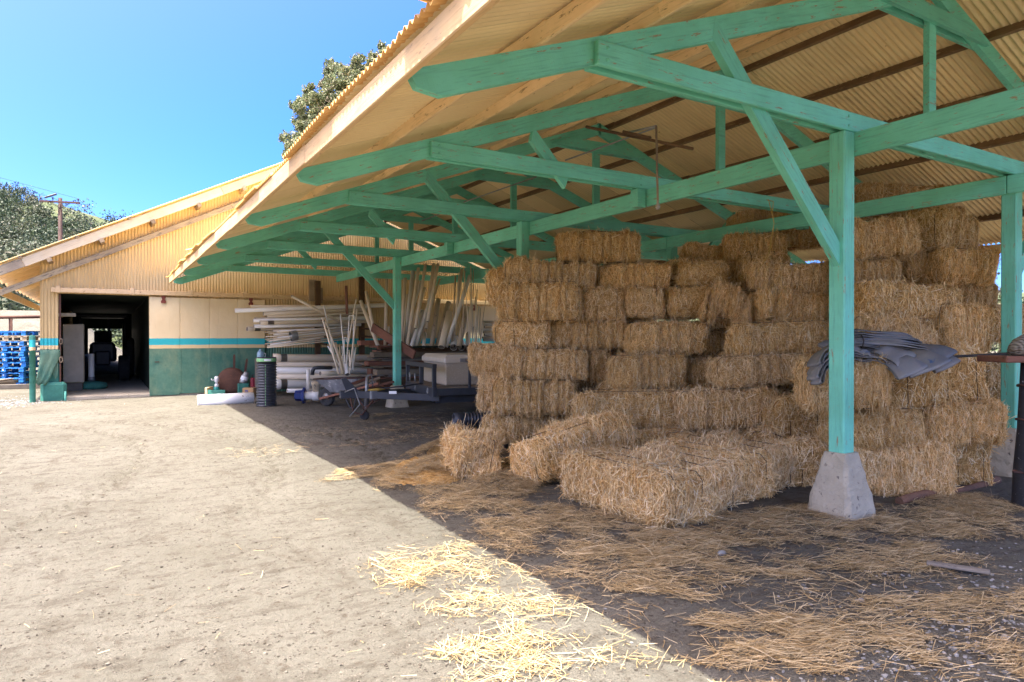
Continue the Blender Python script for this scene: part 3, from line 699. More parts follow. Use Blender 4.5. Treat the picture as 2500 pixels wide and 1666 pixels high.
for tp, (u0, v0), (u1, v1) in zip(tops, ((-60, 441), (-60, 436), (-60, 418)), ((235, 565), (255, 563), (300, 560))):
    MB().tube([at(u0, v0, pd - 4), tp], .011, 4, cap=False).build('wire', M_steel, pole)
    MB().tube([tp, at((u1 + 170) / 2, (v1 + 485) / 2 + 6, pd + 8), at(u1, v1, pd + 14)], .011, 4, cap=False).build('wire', M_steel, pole)
# ------------------------------------------------------------------ straw bales
BL, BW, BH = 1.2, .56, .44
def bale_mesh(seed, n_straw, rough=1., lw=(.035, .10, .0038), sag=0.):
    r = np.random.default_rng(seed); nx_, ny_, nz_ = 40, 18, 14
    V = []; Q = []; base = 0; hh = np.array([BL / 2, BW / 2, BH / 2])
    for ax in range(3):
        a, b = [(1, 2), (2, 0), (0, 1)][ax]; nn = (nx_, ny_, nz_)
        for sg in (-1, 1):
            A, B = np.meshgrid(np.linspace(-1, 1, nn[a] + 1), np.linspace(-1, 1, nn[b] + 1), indexing='ij')
            P = np.zeros((A.size, 3)); P[:, ax] = sg; P[:, a] = A.ravel(); P[:, b] = B.ravel()
            V.append(P * hh); i, j = np.meshgrid(np.arange(nn[a]), np.arange(nn[b]), indexing='ij')
            k = (i * (nn[b] + 1) + j).ravel() + base; m_ = nn[b] + 1
            q = np.stack([k, k + m_, k + m_ + 1, k + 1], 1); Q.append(q if sg > 0 else q[:, ::-1]); base += A.size
    V = np.concatenate(V); Q = np.concatenate(Q)
    rad = .10
    inner = np.clip(V, -(hh - rad), hh - rad); d = V - inner; N = unit(d)
    flat = np.linalg.norm(d, axis=1) < 1e-6; V = inner + rad * N
    # flakes: pleats across the length, each flake pushed out by its own amount
    edges = np.cumsum(np.concatenate([[-.62], r.uniform(.07, .135, 16)])); idx = np.searchsorted(edges, V[:, 0])
    off = r.uniform(-.022, .018, 20)[idx] * rough
    gap = np.min(np.abs(V[:, 0][:, None] - edges[None]), 1); off -= .042 * rough * np.exp(-(gap / .014) ** 2) * r.uniform(.3, 1., 20)[idx]
    side = np.clip(1 - np.abs(N[:, 0]), 0, 1)
    V = V + N * (off * side)[:, None]
    for k in range(5):
        f = r.uniform(3, 9, 3); p = r.uniform(0, 6.28); V = V + N * (.011 * rough * np.sin(V @ f + p))[:, None]
    V[:, 2] += -.03 * rough * np.abs(V[:, 0]) ** 2 + sag * V[:, 0] ** 2
    # strings bite into top and bottom
    for sy in (-.14, .14): V[:, 2] -= np.sign(V[:, 2]) * .014 * np.exp(-((V[:, 1] - sy) / .03) ** 2) * (np.abs(N[:, 2]) > .5)
    # straws over the surface
    c0, c1, c2, c3 = (V[Q[:, i]] for i in range(4)); ar = np.linalg.norm(np.cross(c2 - c0, c3 - c1), axis=1) + 1e-9
    f = r.choice(len(Q), n_straw, p=ar / ar.sum()); s, t = r.random((2, n_straw, 1))
    P = (c0[f] * (1 - s) + c1[f] * s) * (1 - t) + (c3[f] * (1 - s) + c2[f] * s) * t
    n = unit(np.cross(c2 - c0, c3 - c1))[f]
    up = np.array([0, 0, 1.]); tz = up - n * n[:, 2:3]; flat_ = np.abs(n[:, 2:3]) > .75
    tz = np.where(flat_, np.array([0, 1., 0]) - n * n[:, 1:2], tz); tz = unit(tz); tb = np.cross(n, tz)
    aa = r.normal(0, 1, (n_straw, 1)) * np.where(flat_, .9, 1.6); bb = r.normal(0, .50, (n_straw, 1)); cc = np.abs(r.normal(0, .22, (n_straw, 1))) * np.where(flat_, .35, 1.)
    # clumps: neighbouring straws lie alike
    ph = np.sin(P @ np.array([9., 7, 5]) + seed) + np.sin(P @ np.array([-6., 11, 8]) + 2 * seed); bb = bb + .38 * ph[:, None]
    D = unit(tz * aa + tb * bb + n * cc); L = r.uniform(lw[0], lw[1], n_straw) * r.uniform(.7, 1.5, n_straw); W = r.uniform(.75, 1.25, n_straw) * lw[2]
    wild = r.random(n_straw) < .03; L[wild] *= 2.0
    P = P + n * r.uniform(.0, .010, (n_straw, 1)) + D * (L * .22)[:, None] * (cc > .2)
    sv, sq = blades(P, D, unit(n + .8 * r.normal(0, 1, (n_straw, 3))), L, W)
    AV = np.concatenate([V, sv]); AQ = np.concatenate([Q, sq + len(V)])
    me = np_mesh('straw_bale', AV, AQ, [M_core, M_straw], np.r_[np.zeros(len(Q)), np.ones(len(sq))], np.r_[np.ones(len(Q)), np.zeros(len(sq))])
    tw = MB()
    for sy in (-.14, .14):
        x, z = BL / 2 - .004, BH / 2 + .006
        tw.tube([(-x + .06, sy, z), (0, sy + .004, z + .003), (x - .06, sy, z), (x, sy, z - .07), (x, sy, -z + .07), (x - .06, sy, -z), (-x + .06, sy, -z), (-x, sy, -z + .07), (-x, sy, z - .07), (-x + .06, sy, z)], .0034, 4, cap=False)
    return me, tw
NEAR = [bale_mesh(11, 17000, 1.0, (.05, .13, .0036)), bale_mesh(12, 17000, 1.25, (.05, .13, .0036))]
MID = [bale_mesh(21 + k, 11000, 1.0 + .2 * (k % 3), (.045, .11, .0042)) for k in range(4)]
LOOSE = [bale_mesh(31, 16000, 2.0, (.06, .16, .0044), -.10)]
TW = {}
def bale(M, var, label):
    me, tw = var
    o = link(bpy.data.objects.new('straw_bale', me), None, M); tag(o, label, 'bale', 'straw bales in the pile under the shed')
    if id(me) not in TW:
        t = tw.build('twine', M_twine, o, M); TW[id(me)] = t.data
    else:
        link(bpy.data.objects.new('twine', TW[id(me)]), o, M)
    return o
RD = np.array([sin(YAW), cos(YAW), 0])                                   # horizontal view direction
kk = [0]; JIT = random.Random(4)
def stack(u0, u1, v0, v1, d, label, yaw=0., end=False, tilt=0., roll=0., var=None, grow=1.0):
    """a bale whose near face spans these pixels at depth d"""
    kk[0] += 1; var = var or MID[kk[0] % 4]
    Wd = (u1 - u0) / F * d; H = (v1 - v0) / F * d
    b = at((u0 + u1) / 2, v1, d); half = (.6 if end else .28)
    c = b + RD * half + np.array([0, 0, H / 2])
    sc = (1., Wd / BW, H / BH) if end else (Wd / BL, 1., H / BH)
    c = c + RD * JIT.uniform(-.08, .10); yaw += JIT.uniform(-7, 7); tilt += JIT.uniform(-3, 3); roll += JIT.uniform(-3, 3)
    if v1 < 720 and u0 > 1650: tilt += JIT.uniform(-6, 6); roll += JIT.uniform(-7, 5); yaw += JIT.uniform(-10, 10)
    R = Matrix.Rotation(-YAW + radians(yaw) + (pi / 2 if end else 0) + (pi if kk[0] % 2 else 0), 4, 'Z') @ Matrix.Rotation(radians(tilt), 4, 'Y') @ Matrix.Rotation(radians(roll), 4, 'X')
    return bale(Matrix.Translation(Vector(c)) @ R @ Matrix.Diagonal((sc[0] * .95, sc[1] * .965, sc[2] * .955, 1)), var, label)
def lay(x, y, z, rz, label, L=BL, W=BW, H=BH, tilt=0., roll=0., var=None):
    kk[0] += 1; var = var or NEAR[kk[0] % 2]
    return bale(Matrix.Translation((x, y, z)) @ Matrix.Rotation(radians(rz), 4, 'Z') @ Matrix.Rotation(radians(tilt), 4, 'Y') @ Matrix.Rotation(radians(roll), 4, 'X') @ Matrix.Diagonal((L / BL, W / BW, H / BH, 1)), var, label)
# left stack, top to bottom
stack(1357, 1571, 562, 640, 9.4, 'single straw bale alone on top of the left stack, just under the plate beam', 8, tilt=2)
stack(1228, 1459, 634, 708, 9.3, 'left bale of the two directly under the topmost single bale', -3)
stack(1463, 1650, 640, 706, 9.3, 'right bale of the two directly under the topmost single bale', 2)
stack(1655, 1775, 636, 704, 9.3, 'short pleated bale right of the gap in the second row from the top', 0, True)
stack(1214, 1427, 688, 785, 9.0, 'bright bale with a ragged right end, leftmost of the third row down', -10)
stack(1424, 1527, 700, 779, 9.1, 'bale end next to the ragged bright bale in the third row', 0, True)
stack(1527, 1627, 697, 777, 9.1, 'middle bale end with pale folded straw in the third row of the left stack', 3, True)
stack(1627, 1730, 700, 774, 9.15, 'rightmost pleated bale end in the third row of the left stack', -2, True)
stack(1225, 1342, 776, 854, 9.15, 'pale bale end at the left of the fourth row from the top', -6, True)
stack(1338, 1538, 775, 854, 9.2, 'long brown bale in the middle of the fourth row from the top', -2)
stack(1537, 1737, 786, 868, 8.8, 'rounded bale right of the long brown bale, with pleats on its right side', 6)
stack(1152, 1292, 838, 914, 9.25, 'rounded bale end jutting out at the far left of the pile towards the toolbox', -20)
stack(1220, 1445, 852, 932, 9.0, 'shaggy bale with straw hanging over its front, left, fifth row from the top', -4)
stack(1443, 1497, 858, 932, 9.3, 'narrow dark bale end in the recess right of the shaggy bale', 0, True)
stack(1493, 1682, 866, 955, 8.5, 'bale with a dark gap beneath, under the rounded pleated bale', 5)
stack(1675, 1740, 868, 948, 8.9, 'narrow bale end behind the bale with the dark gap beneath', 0, True)
stack(1176, 1250, 905, 1000, 9.25, 'bale end at the left edge of the pile, sixth row from the top', -12, True)
stack(1197, 1410, 930, 1020, 8.9, 'pale bale with fine upright stems in the sixth row at the left of the pile', -3)
stack(1173, 1425, 1008, 1082, 9.0, 'lowest bale at the left of the pile, half sunk in loose straw', -3)
stack(1411, 1686, 958, 1052, 8.0, 'wide brown bale behind the tilted bale in the middle of the pile', 3)
stack(1657, 1926, 953, 1055, 7.75, 'long flat-topped bale left of the nearest green post, on the lowest tier', 5)
stack(1922, 2055, 975, 1075, 7.3, 'rough bale end half behind the nearest green post, left side', -4, True)
# middle of the pile, left of the nearest post
stack(1748, 2010, 866, 940, 7.95, 'bale directly on the long flat-topped bale, its right end under the blue sheeting', 3)
stack(1795, 2035, 785, 868, 8.1, 'light bale with fanned pale straw left of the nearest post', 1)
stack(1841, 2035, 640, 714, 8.6, 'brown bale left of the nearest post beside the foot of the knee brace', 2)
stack(1728, 1850, 704, 780, 8.75, 'collapsed bale on the loose slope in the middle of the pile', -14, tilt=8, var=LOOSE[0])
stack(1845, 2035, 712, 790, 8.55, 'sagging bale under the brown bale beside the knee brace', 6, tilt=-5, var=LOOSE[0])
stack(1677, 1850, 600, 642, 10.1, 'dark rounded bale high at the back, left of the yellow rope', 0)
stack(1780, 1935, 566, 642, 9.7, 'dark bale high at the back behind the yellow rope', -8, tilt=-4)
stack(1900, 2050, 520, 600, 9.9, 'dark bale high at the back, hidden behind the knee brace', 10)
stack(1795, 1900, 515, 560, 10.6, 'topmost dark bale far back above the second plate beam', 0)
# right of the nearest post
stack(2085, 2270, 531, 630, 8.0, 'big bale tipped towards the yard right of the nearest post, below the plate beam', -12, roll=-12)
stack(2085, 2225, 622, 708, 7.8, 'bale bulging out under the tipped one right of the nearest post', -6, roll=-16)
stack(2264, 2412, 517, 612, 8.2, 'upper right bale with a dark hole at its left lower corner', 14)
stack(2218, 2345, 606, 690, 8.35, 'shadowed bale set back under the dark hole', 4)
stack(2300, 2438, 604, 690, 8.05, 'brown bale at the right edge of the pile under the upper right one', 10)
stack(2085, 2366, 692, 782, 7.65, 'bale with loose pale straw on top, above the blue sheeting', 4)
stack(2300, 2438, 688, 748, 8.25, 'small bale end at the right edge with a dark cleft on its left', 0)
stack(2297, 2440, 742, 868, 7.5, 'bale on its side with a dark string round it, right of the blue sheeting', 6, roll=90 if False else 0)
stack(2085, 2300, 775, 866, 7.4, 'loose straw bale just behind the blue sheeting', -3, var=LOOSE[0])
stack(2098, 2350, 447, 520, 9.4, 'dark bale on the very top of the pile against the roof', 3)
stack(2220, 2360, 505, 560, 9.0, 'dark bale under the very top one, seen below the second plate beam', -5)
stack(2340, 2437, 600, 700, 9.3, 'hindmost bale at the right edge near the back posts', 0)
# front right stack below the blue sheeting
stack(1996, 2205, 882, 1006, 6.1, 'shaggy bale under the blue sheeting, straddling behind the nearest post', -6, var=NEAR[0])
stack(2190, 2330, 872, 1008, 6.55, 'bale beside the blue sheeting, middle of the top tier of the right front stack', 2, True)
stack(2320, 2458, 868, 1000, 6.8, 'rightmost bale of the top tier under the wooden board', -4, True)
stack(2060, 2262, 1002, 1094, 6.4, 'left bale of the middle tier in the right front stack', 2, var=NEAR[1])
stack(2258, 2462, 990, 1090, 6.65, 'right bale of the middle tier in the right front stack', -3, var=NEAR[0])
stack(2075, 2347, 1090, 1222, 6.35, 'lowest left bale of the right front stack beside the concrete footing', 1, var=NEAR[0])
stack(2347, 2466, 1076, 1195, 6.75, 'lowest right bale of the right front stack beside the black pipe post', -2, True)
# near group on the floor
lay(3.96, 4.55, .205, 91, 'nearest bale at the front of the pile, lying end-on to the yard', 1.36, .60, .41, roll=2, var=NEAR[0])
lay(4.55, 4.66, .20, 88, 'second bale of the front row, side by side with the nearest one', 1.25, .56, .40, var=NEAR[1])
lay(5.12, 4.78, .20, 93, 'third bale of the front row on the floor', 1.22, .56, .40, var=NEAR[0])
lay(5.72, 4.92, .205, 86, 'last bale of the front row, next to the concrete footing', 1.2, .58, .41, var=NEAR[1])
lay(4.9, 5.95, .20, 4, 'flat bale on the floor behind the front row, left', 1.2, .56, .40, var=NEAR[1])
lay(6.1, 5.85, .20, -3, 'flat bale on the floor behind the front row, right', 1.2, .56, .40)
lay(5.3, 6.6, .20, 2, 'floor bale under the wide brown bale', 1.2, .60, .42, var=MID[0])
lay(6.55, 6.35, .20, -4, 'floor bale under the long flat-topped bale', 1.2, .60, .42, var=MID[1])
lay(4.30, 5.88, .34, 6, 'tilted bale sloping up to the right in front of the left stack', 1.30, .56, .42, tilt=-10, roll=-8, var=NEAR[1])
lay(3.52, 6.75, .20, 72, 'broken bale spilling straw at the left foot of the pile', 1.1, .50, .42, tilt=3, roll=14, var=LOOSE[0])
# hidden carriers inside the heap so that it stands solid
for i, (x, y, z) in enumerate(((6.6, 7.2, .22), (7.2, 6.3, .66), (6.4, 7.6, .66), (7.6, 6.0, 1.1), (6.6, 7.9, 1.1), (7.4, 7.0, 1.5), (8.2, 6.2, 1.6), (8.6, 5.6, 2.0), (8.0, 6.8, 2.0), (9.2, 5.2, 1.2), (9.0, 5.8, .5), (8.2, 5.0, .5), (7.6, 5.2, .5), (8.4, 4.6, 1.1), (6.45, 4.75, .2), (7.6, 7.6, 2.1), (8.3, 6.9, 2.5), (7.9, 7.3, 2.45), (6.9, 8.4, 1.9), (9.3, 5.6, 2.4), (7.0, 5.4, .5), (6.9, 5.0, .2))):
    lay(x, y, z, 59 + 90 * (i % 2), 'inner bale showing only through the gaps of the pile', 1.3, .7, .46, var=MID[i % 4])

for u_, v_, d_ in ((1300, 700, 10.1), (1480, 690, 10.1), (1660, 690, 10.1), (1310, 830, 10.2), (1480, 840, 10.2), (1650, 830, 10.1), (1300, 960, 10.1), (1470, 950, 10.0), (1640, 930, 9.9), (1750, 850, 9.6), (2010, 800, 9.1), (1900, 930, 8.9), (1830, 760, 9.4), (2030, 700, 9.4), (2415, 790, 9.4), (2410, 930, 8.6)):
    p_ = at(u_, v_, d_); lay(float(p_[0]), float(p_[1]), float(p_[2]), -31, 'inner bale showing only through the gaps of the pile', 1.25, .6, .48, var=MID[int(u_) % 4])

# ------------------------------------------------------------------ loose straw, chaff and stones
def blob(x, y, rx, ry, rot, n, h=0., lw=(.06, .20, .0026), dirn=None, spread=1.0, edge=1.0):
    r = rng; n = int(n * 1.9); a = r.uniform(0, 2 * pi, n); q = r.random(n) ** (.5 * edge); ex_, ey_ = q * np.cos(a), q * np.sin(a)
    ex_ = ex_ * (1 + .25 * np.sin(3 * a + x)); ey_ = ey_ * (1 + .25 * np.sin(2 * a + y))
    c, s = cos(radians(rot)), sin(radians(rot)); X = x + ex_ * rx * c - ey_ * ry * s; Y = y + ex_ * rx * s + ey_ * ry * c
    Z = height(X, Y) + .006 + h * np.clip(1 - q ** 1.6, 0, 1) * r.uniform(.75, 1.0, n) + r.uniform(0, .012, n)
    th = (r.uniform(0, pi, n) if dirn is None else radians(dirn) + r.normal(0, spread, n))
    up_ = r.normal(0, .12, n); D = unit(np.stack([np.cos(th), np.sin(th), up_], 1)); L = r.uniform(lw[0], lw[1], n); W = lw[2] * r.uniform(.7, 1.3, n)
    Nn = unit(np.stack([r.normal(0, .35, n), r.normal(0, .35, n), np.ones(n)], 1))
    Z += np.abs(up_) * L * .5
    patchy = hnoise(X, Y, 5.5, 21) + .7 * hnoise(X, Y, 14, 22) - .7 * q + .5 + r.normal(0, .5, n) > 0
    return np.stack([X, Y, Z], 1)[patchy], D[patchy], Nn[patchy], L[patchy], W[patchy]
def heap_mesh(x, y, rx, ry, rot, h, seed):
    r = np.random.default_rng(seed); nr, na_ = 12, 40; vs = [(0., 0., h)]
    for i in range(1, nr + 1):
        q = i / nr
        for k in range(na_):
            a = 2 * pi * k / na_; w_ = 1 + .12 * sin(3 * a + seed) + .08 * sin(5 * a + 2 * seed)
            vs.append((q * rx * w_ * cos(a), q * ry * w_ * sin(a), h * max(0, 1 - q ** 1.5) + (.02 * r.normal() if q < 1 else -.03)))
    fs = [(0, 1 + k, 1 + (k + 1) % na_) for k in range(na_)]
    for i in range(nr - 1):
        for k in range(na_): fs.append((1 + i * na_ + k, 1 + (i + 1) * na_ + k, 1 + (i + 1) * na_ + (k + 1) % na_, 1 + i * na_ + (k + 1) % na_))
    return MB().add(vs, fs, smooth=True)
# patches as (x, y, rx, ry, rot, count, heap, direction, spread)
patches = [
    (3.2, 6.9, .85, .7, 20, 6500, .15, None, 1), (2.75, 7.3, .75, .34, 5, 3200, .05, 0, .6), (3.9, 7.9, .6, .55, 0, 3600, .22, None, 1), (3.6, 6.1, .6, .5, 0, 3600, .08, None, 1),
    (3.05, 4.55, .62, 1.1, 10, 3600, .02, 150, .8), (2.95, 5.6, .55, .8, 0, 1700, .015, 160, .8), (3.35, 3.75, .7, .5, -20, 1900, .012, 150, .6), (3.0, 3.3, .7, .35, -30, 1000, .006, 150, .6),
    (1.95, 4.05, .55, .42, 20, 430, .004, 120, .9), (2.0, 3.45, .45, .42, 0, 150, .002, None, 1), (1.75, 3.65, .55, .3, -60, 300, .0, None, 1), (1.55, 2.85, .28, .17, 20, 220, .004, 70, .8), (1.8, 2.65, .30, .22, 0, 180, .004, None, 1), (1.5, 2.5, .25, .2, 0, 160, 0, None, 1),
    (1.75, 9.4, .6, .45, 20, 110, .0, None, 1),
    (4.9, 3.2, 1.2, .45, -12, 2500, .012, 155, .6), (4.45, 2.7, .85, .33, -20, 1100, .008, 150, .5), (5.9, 2.95, .8, .6, 0, 2400, .02, 140, .9), (6.6, 3.1, .5, .35, 0, 1500, .03, None, 1), (4.6, 3.75, .9, .22, -5, 1500, .0, 160, .7),
    (2.95, 2.35, .40, .14, -35, 380, .003, 135, .5), (2.75, 2.02, .40, .20, -35, 480, .005, 150, .45), (3.15, 1.9, .5, .22, -30, 640, .005, 150, .45), (3.55, 1.55, .6, .3, -25, 760, .005, 155, .4), (3.9, 1.95, .55, .28, -20, 520, .005, 150, .4), (2.5, 1.75, .5, .16, -30, 300, .004, 150, .5), (4.3, 1.8, .5, .3, -20, 520, .005, 150, .45),
    (3.5, 2.9, .55, .10, -40, 420, .0, 140, .5), (2.8, 2.9, .35, .12, -50, 260, .0, 130, .6),
    (5.2, 5.4, 1.5, .9, 0, 1500, .415, None, 1),
    (5.6, 11.5, 1.8, 1.2, 0, 900, .0, None, 1), (4.4, 9.9, .7, 1.2, 0, 600, .0, None, 1), (4.6, 12.6, .5, .25, 0, 300, .0, 30, .6), (3.4, 10.6, .8, .5, 0, 160, 0, None, 1), (3.3, 9.3, .6, .3, 0, 140, 0, None, 1),
    (3.3, 5.0, 1.0, 2.4, 0, 900, .0, None, 1), (3.6, 2.4, 1.8, 1.0, -20, 1400, .0, 150, .9)]
parts = []
for (x, y, rx, ry, rot, n, h, dr, sp) in patches: parts.append(blob(x, y, rx, ry, rot, int(n * 1.25), h, (.04, .17, .0027), dr, sp))
parts.append(blob(.2, 7.5, 3.2, 7, 0, 90, 0., (.03, .11, .0030))); parts.append(blob(.9, 4.0, 1.4, 2.2, 0, 45, 0., (.03, .13, .0032)))
A = [np.concatenate(z) for z in zip(*parts)]
sv, sq = blades2(*A, rng.normal(0, .035, len(A[0])))
tag(link(bpy.data.objects.new('loose_straw', np_mesh('loose_straw', sv, sq, [M_litter]))), 'loose golden straw scattered over the dirt floor and yard', 'straw', kind='stuff')
# short chaff between the straws
parts = [blob(x, y, rx * 1.15, ry * 1.15, rot, int(n * 1.3), h, (.010, .035, .0028), None) for (x, y, rx, ry, rot, n, h, dr, sp) in patches]
A = [np.concatenate(z) for z in zip(*parts)]; sv, sq = blades(*A)
tag(link(bpy.data.objects.new('chaff_straw', np_mesh('chaff_straw', sv, sq, [M_litter]))), 'fine broken chaff lying between the loose straws', 'straw', kind='stuff')
for i, (x, y, rx, ry, rot, h, nm) in enumerate(((3.2, 6.9, .75, .6, 20, .13, 'low heap of trampled straw at the left foot of the pile'), (4.0, 7.95, .5, .45, 0, .2, 'small mound of straw against the lowest left bales'))):
    o = heap_mesh(x, y, rx, ry, rot, h, i + 3).build('straw_heap', M_core, None, Matrix.Translation((x, y, float(height(np.array(x), np.array(y))))) @ Matrix.Rotation(radians(rot), 4, 'Z'))
    tag(o, nm, 'straw heap')
def stones(name, regs, mm, label, lo, hi, seed):
    r = np.random.default_rng(seed); ico = bmesh.new(); bmesh.ops.create_icosphere(ico, subdivisions=1, radius=1); bv = np.array([v.co for v in ico.verts]); bf = np.array([[l.index for l in f.verts] for f in ico.faces]); ico.free()
    V = []; Q = []; b = 0
    for (x, y, rx, ry, n) in regs:
        for _ in range(n):
            px_, py_ = x + r.normal(0, rx), y + r.normal(0, ry); s_ = r.uniform(lo, hi) * (1 if r.random() > .1 else 1.6)
            v = bv * (1 + r.uniform(-.25, .25, (len(bv), 1))) * s_ * np.array([r.uniform(.8, 1.4), r.uniform(.7, 1.1), r.uniform(.45, .8)])
            a = r.uniform(0, 6.28); v = v @ np.array([[cos(a), -sin(a), 0], [sin(a), cos(a), 0], [0, 0, 1]]).T
            V.append(v + np.array([px_, py_, float(height(np.array(px_), np.array(py_))) + s_ * .2])); Q.append(bf + b); b += len(bv)
    V = np.concatenate(V); Q = np.concatenate(Q); Q = np.concatenate([Q, Q[:, 2:]], 1)
    m_ = bpy.data.meshes.new(name); m_.from_pydata(V.tolist(), [], [tuple(q[:3]) for q in Q.tolist()]); m_.materials.append(mm)
    tag(link(bpy.data.objects.new(name, m_)), label, 'gravel', kind='stuff')
def mat_stone(name, a, b):
    q = NT(name); return q.done(q.ramp(q.island(), (0, a), (1, b)), .9, q.bump(q.noise(q.obj, 60, 3, .7), .3, .004), spec=.2)
M_stone = mat_stone('gravel_stone', (.14, .135, .12), (.30, .285, .255)); M_clod = mat_stone('dirt_clod', (.06, .05, .036), (.15, .13, .10))
stones('gravel', ((3.2, 1.6, .42, .22, 520), (2.5, 1.75, .25, .18, 70), (4.2, 1.7, .45, .25, 300), (5.0, 2.2, .45, .35, 170), (4.2, 2.3, .4, .25, 70), (3.2, 2.6, .7, .5, 40)), M_stone, 'grey crushed gravel showing through the straw at the shed edge', .003, .0115, 3)
stones('yard_pebbles_gravel', ((.6, 3.2, 1.0, .9, 1300), (.2, 5.5, 1.6, 1.6, 1300), (-.5, 9, 2.5, 3, 900), (1.4, 2.4, .5, .5, 500), (3.4, 10.5, 1.0, 1.6, 300)), M_clod, 'small clods and pebbles on the sunlit dirt yard', .003, .0085, 4)
stones('white_gravel', ((-2.6, 19.6, .9, .8, 900), (-1.9, 18.9, .4, .3, 160)), mat_stone('white_stone', (.14, .13, .115), (.28, .265, .24)), 'whitish gravel beside the barn corner and bollard', .01, .024, 5)
# ------------------------------------------------------------------ pipes
def pipe(p0, p1, dia, label, group, mm=None, bell=False, cat='pipe', n=14, name='pvc_pipe'):
    p0, p1 = Vector(p0), Vector(p1); L = (p1 - p0).length; r = dia / 2; t = max(.003, r * .09)
    M = frame(p0, p1) @ Matrix.Rotation(pi / 2, 4, 'Y')                  # local Z along the pipe
    m = MB(); inn = min(.35, L * .45)
    prof = [(r - t, inn), (r - t, 0), (r, 0), (r, L), (r - t, L), (r - t, L - inn), (0, L - inn)]
    if bell: prof = [(r * 1.1 - t, inn), (r * 1.1 - t, 0), (r * 1.13, 0), (r * 1.13, .16), (r, .20), (r, L), (r - t, L), (r - t, L - inn), (0, L - inn)]
    prof = [(0, inn)] + prof
    m.lathe(prof, n, 0); k = n
    for f in range(2 * n): m.m[f] = 1
    for f in range(len(m.f) - 2 * n, len(m.f)): m.m[f] = 1
    o = m.build(name, [mm or M_pvc, M_inside], None, M)
    return tag(o, label, cat, group)
def z1(x, y): return 560 + x * .1658, 700 + y * .1658                     # reading scale of the left pipe view
def z2(x, y): return 840 + x * .1658, 620 + y * .1658
G1 = 'long pipes lying on the rack against the barn wall'
def wallpipe(a, b, dia, label, d0=17.7, d1=18.9, mm=None, bell=False, ext=1.25, g=G1):
    p = at(*z1(*a), d0); q = at(*z1(*b), d1); q = p + (q - p) * ext
    return pipe(p, q, dia * .1658 / F * 17.8, label, g, mm, bell)
wallpipe((80, 355), (1890, 290), 64, 'longest whitish pipe at the top of the rack, sticking out far to the left', mm=M_pvcw)
wallpipe((310, 290), (1740, 285), 36, 'thin pipe lying behind the longest whitish pipe', 18.1, 19.2)
wallpipe((500, 400), (1740, 345), 56, 'pipe directly under the longest whitish pipe')
wallpipe((555, 440), (1740, 395), 40, 'greyish pipe third from the top of the rack', 17.9, 19)
wallpipe((372, 472), (1740, 432), 40, 'stained pipe with a dark joint ring in the middle of the rack', 17.8, 19, M_pvcd)
wallpipe((350, 502), (1740, 470), 52, 'white-ended pipe just above the middle of the rack', mm=M_pvcw)
wallpipe((450, 532), (1740, 515), 56, 'pipe with a short bell end in the middle of the rack', bell=True)
wallpipe((362, 586), (1640, 562), 56, 'whitish pipe under the one with the bell end', mm=M_pvcw)
wallpipe((260, 625), (1100, 628), 62, 'capped pipe sticking out left under the whitish pipe', bell=True, ext=2.)
wallpipe((640, 655), (1640, 622), 38, 'thin pipe with a rusty clamp above the thin bundle', 17.6, 18.6)
r_ = np.random.default_rng(9)
for i in range(26):
    a = (495 + r_.uniform(0, 260), 650 + 215 * r_.random()); fr = (a[1] - 650) / 215
    wallpipe(a, (1725 + r_.uniform(-10, 10), 592 + 105 * fr + r_.uniform(-4, 4)), r_.uniform(15, 21), 'thin pipe in the fanned bundle at the bottom of the rack', 17.4 + r_.uniform(0, .5), 18.3 + r_.uniform(0, .3), (M_pvc, M_pvcw, M_pvcd)[i % 3 if i % 5 else 2], ext=1.05)
o = MB().lathe([(.13, 0), (.135, .01), (.135, .16), (.13, .17)], 14).build('tape_wrap', M_galv, None, frame(at(*z1(902, 735), 17.55), at(*z1(975, 722), 17.62)) @ Matrix.Rotation(pi / 2, 4, 'Y'))
tag(o, 'grey tape wrapped round the thin pipe bundle', 'tape')
wallpipe((555, 897), (1500, 800), 20, 'lowest thin pipe hanging under the fanned bundle', 17.4, 18.4); wallpipe((558, 876), (1500, 772), 18, 'thin pipe just above the lowest one under the bundle', 17.4, 18.4)
pipe(at(*z1(915, 140), 16.6), at(*z1(1740, 582), 17.6), .068, 'tan pipe slanting down across the rack of long pipes', None)
G2 = 'thick pipes stacked on the ground by the barn wall'
for y0_, dia, bell, nm in ((1050, 108, True, 'thick pipe on top of the ground stack behind the black drain pipe'), (1142, 76, False, 'dirty pipe second from the top of the ground stack'), (1235, 100, False, 'thick white pipe in the middle of the ground stack'), (1325, 84, False, 'thick pipe second from the bottom of the ground stack'), (1440, 138, True, 'thickest pipe with a wide bell end, lowest of the ground stack')):
    wallpipe((600 if not bell else 640, y0_), (1640, y0_ + 3), dia, nm, 17.5, 18.3, M_pvcw if y0_ in (1235, 1440) else M_pvc, bell, 1.7, G2)
wallpipe((850, 1535), (1250, 1530), 56, 'short whitish pipe lying in front under the thickest pipe', 17.0, 17.4, M_pvcw, g=G2)
for x, y, z0, z1_ in ((5.05, 18.6, 0, 3.1), (6.35, 18.7, 0, 3.3)):
    o = beam('rack_post', (x, y + .35, z0), (x, y + .35, z1_), .14, .14, M_dark, None, up=(0, 1, 0))
    for zz in (1.36, 1.56, 1.78, 2.0): beam('rack_arm', (x, y + .28, zz), (x, y - .55, zz - .03), .05, .05, M_dark, o)
    tag(o, 'dark wooden post of the pipe rack, nearer the sliding door' if x < 6 else 'dark wooden post of the pipe rack behind the leaning pipes', 'post', 'posts of the pipe rack')
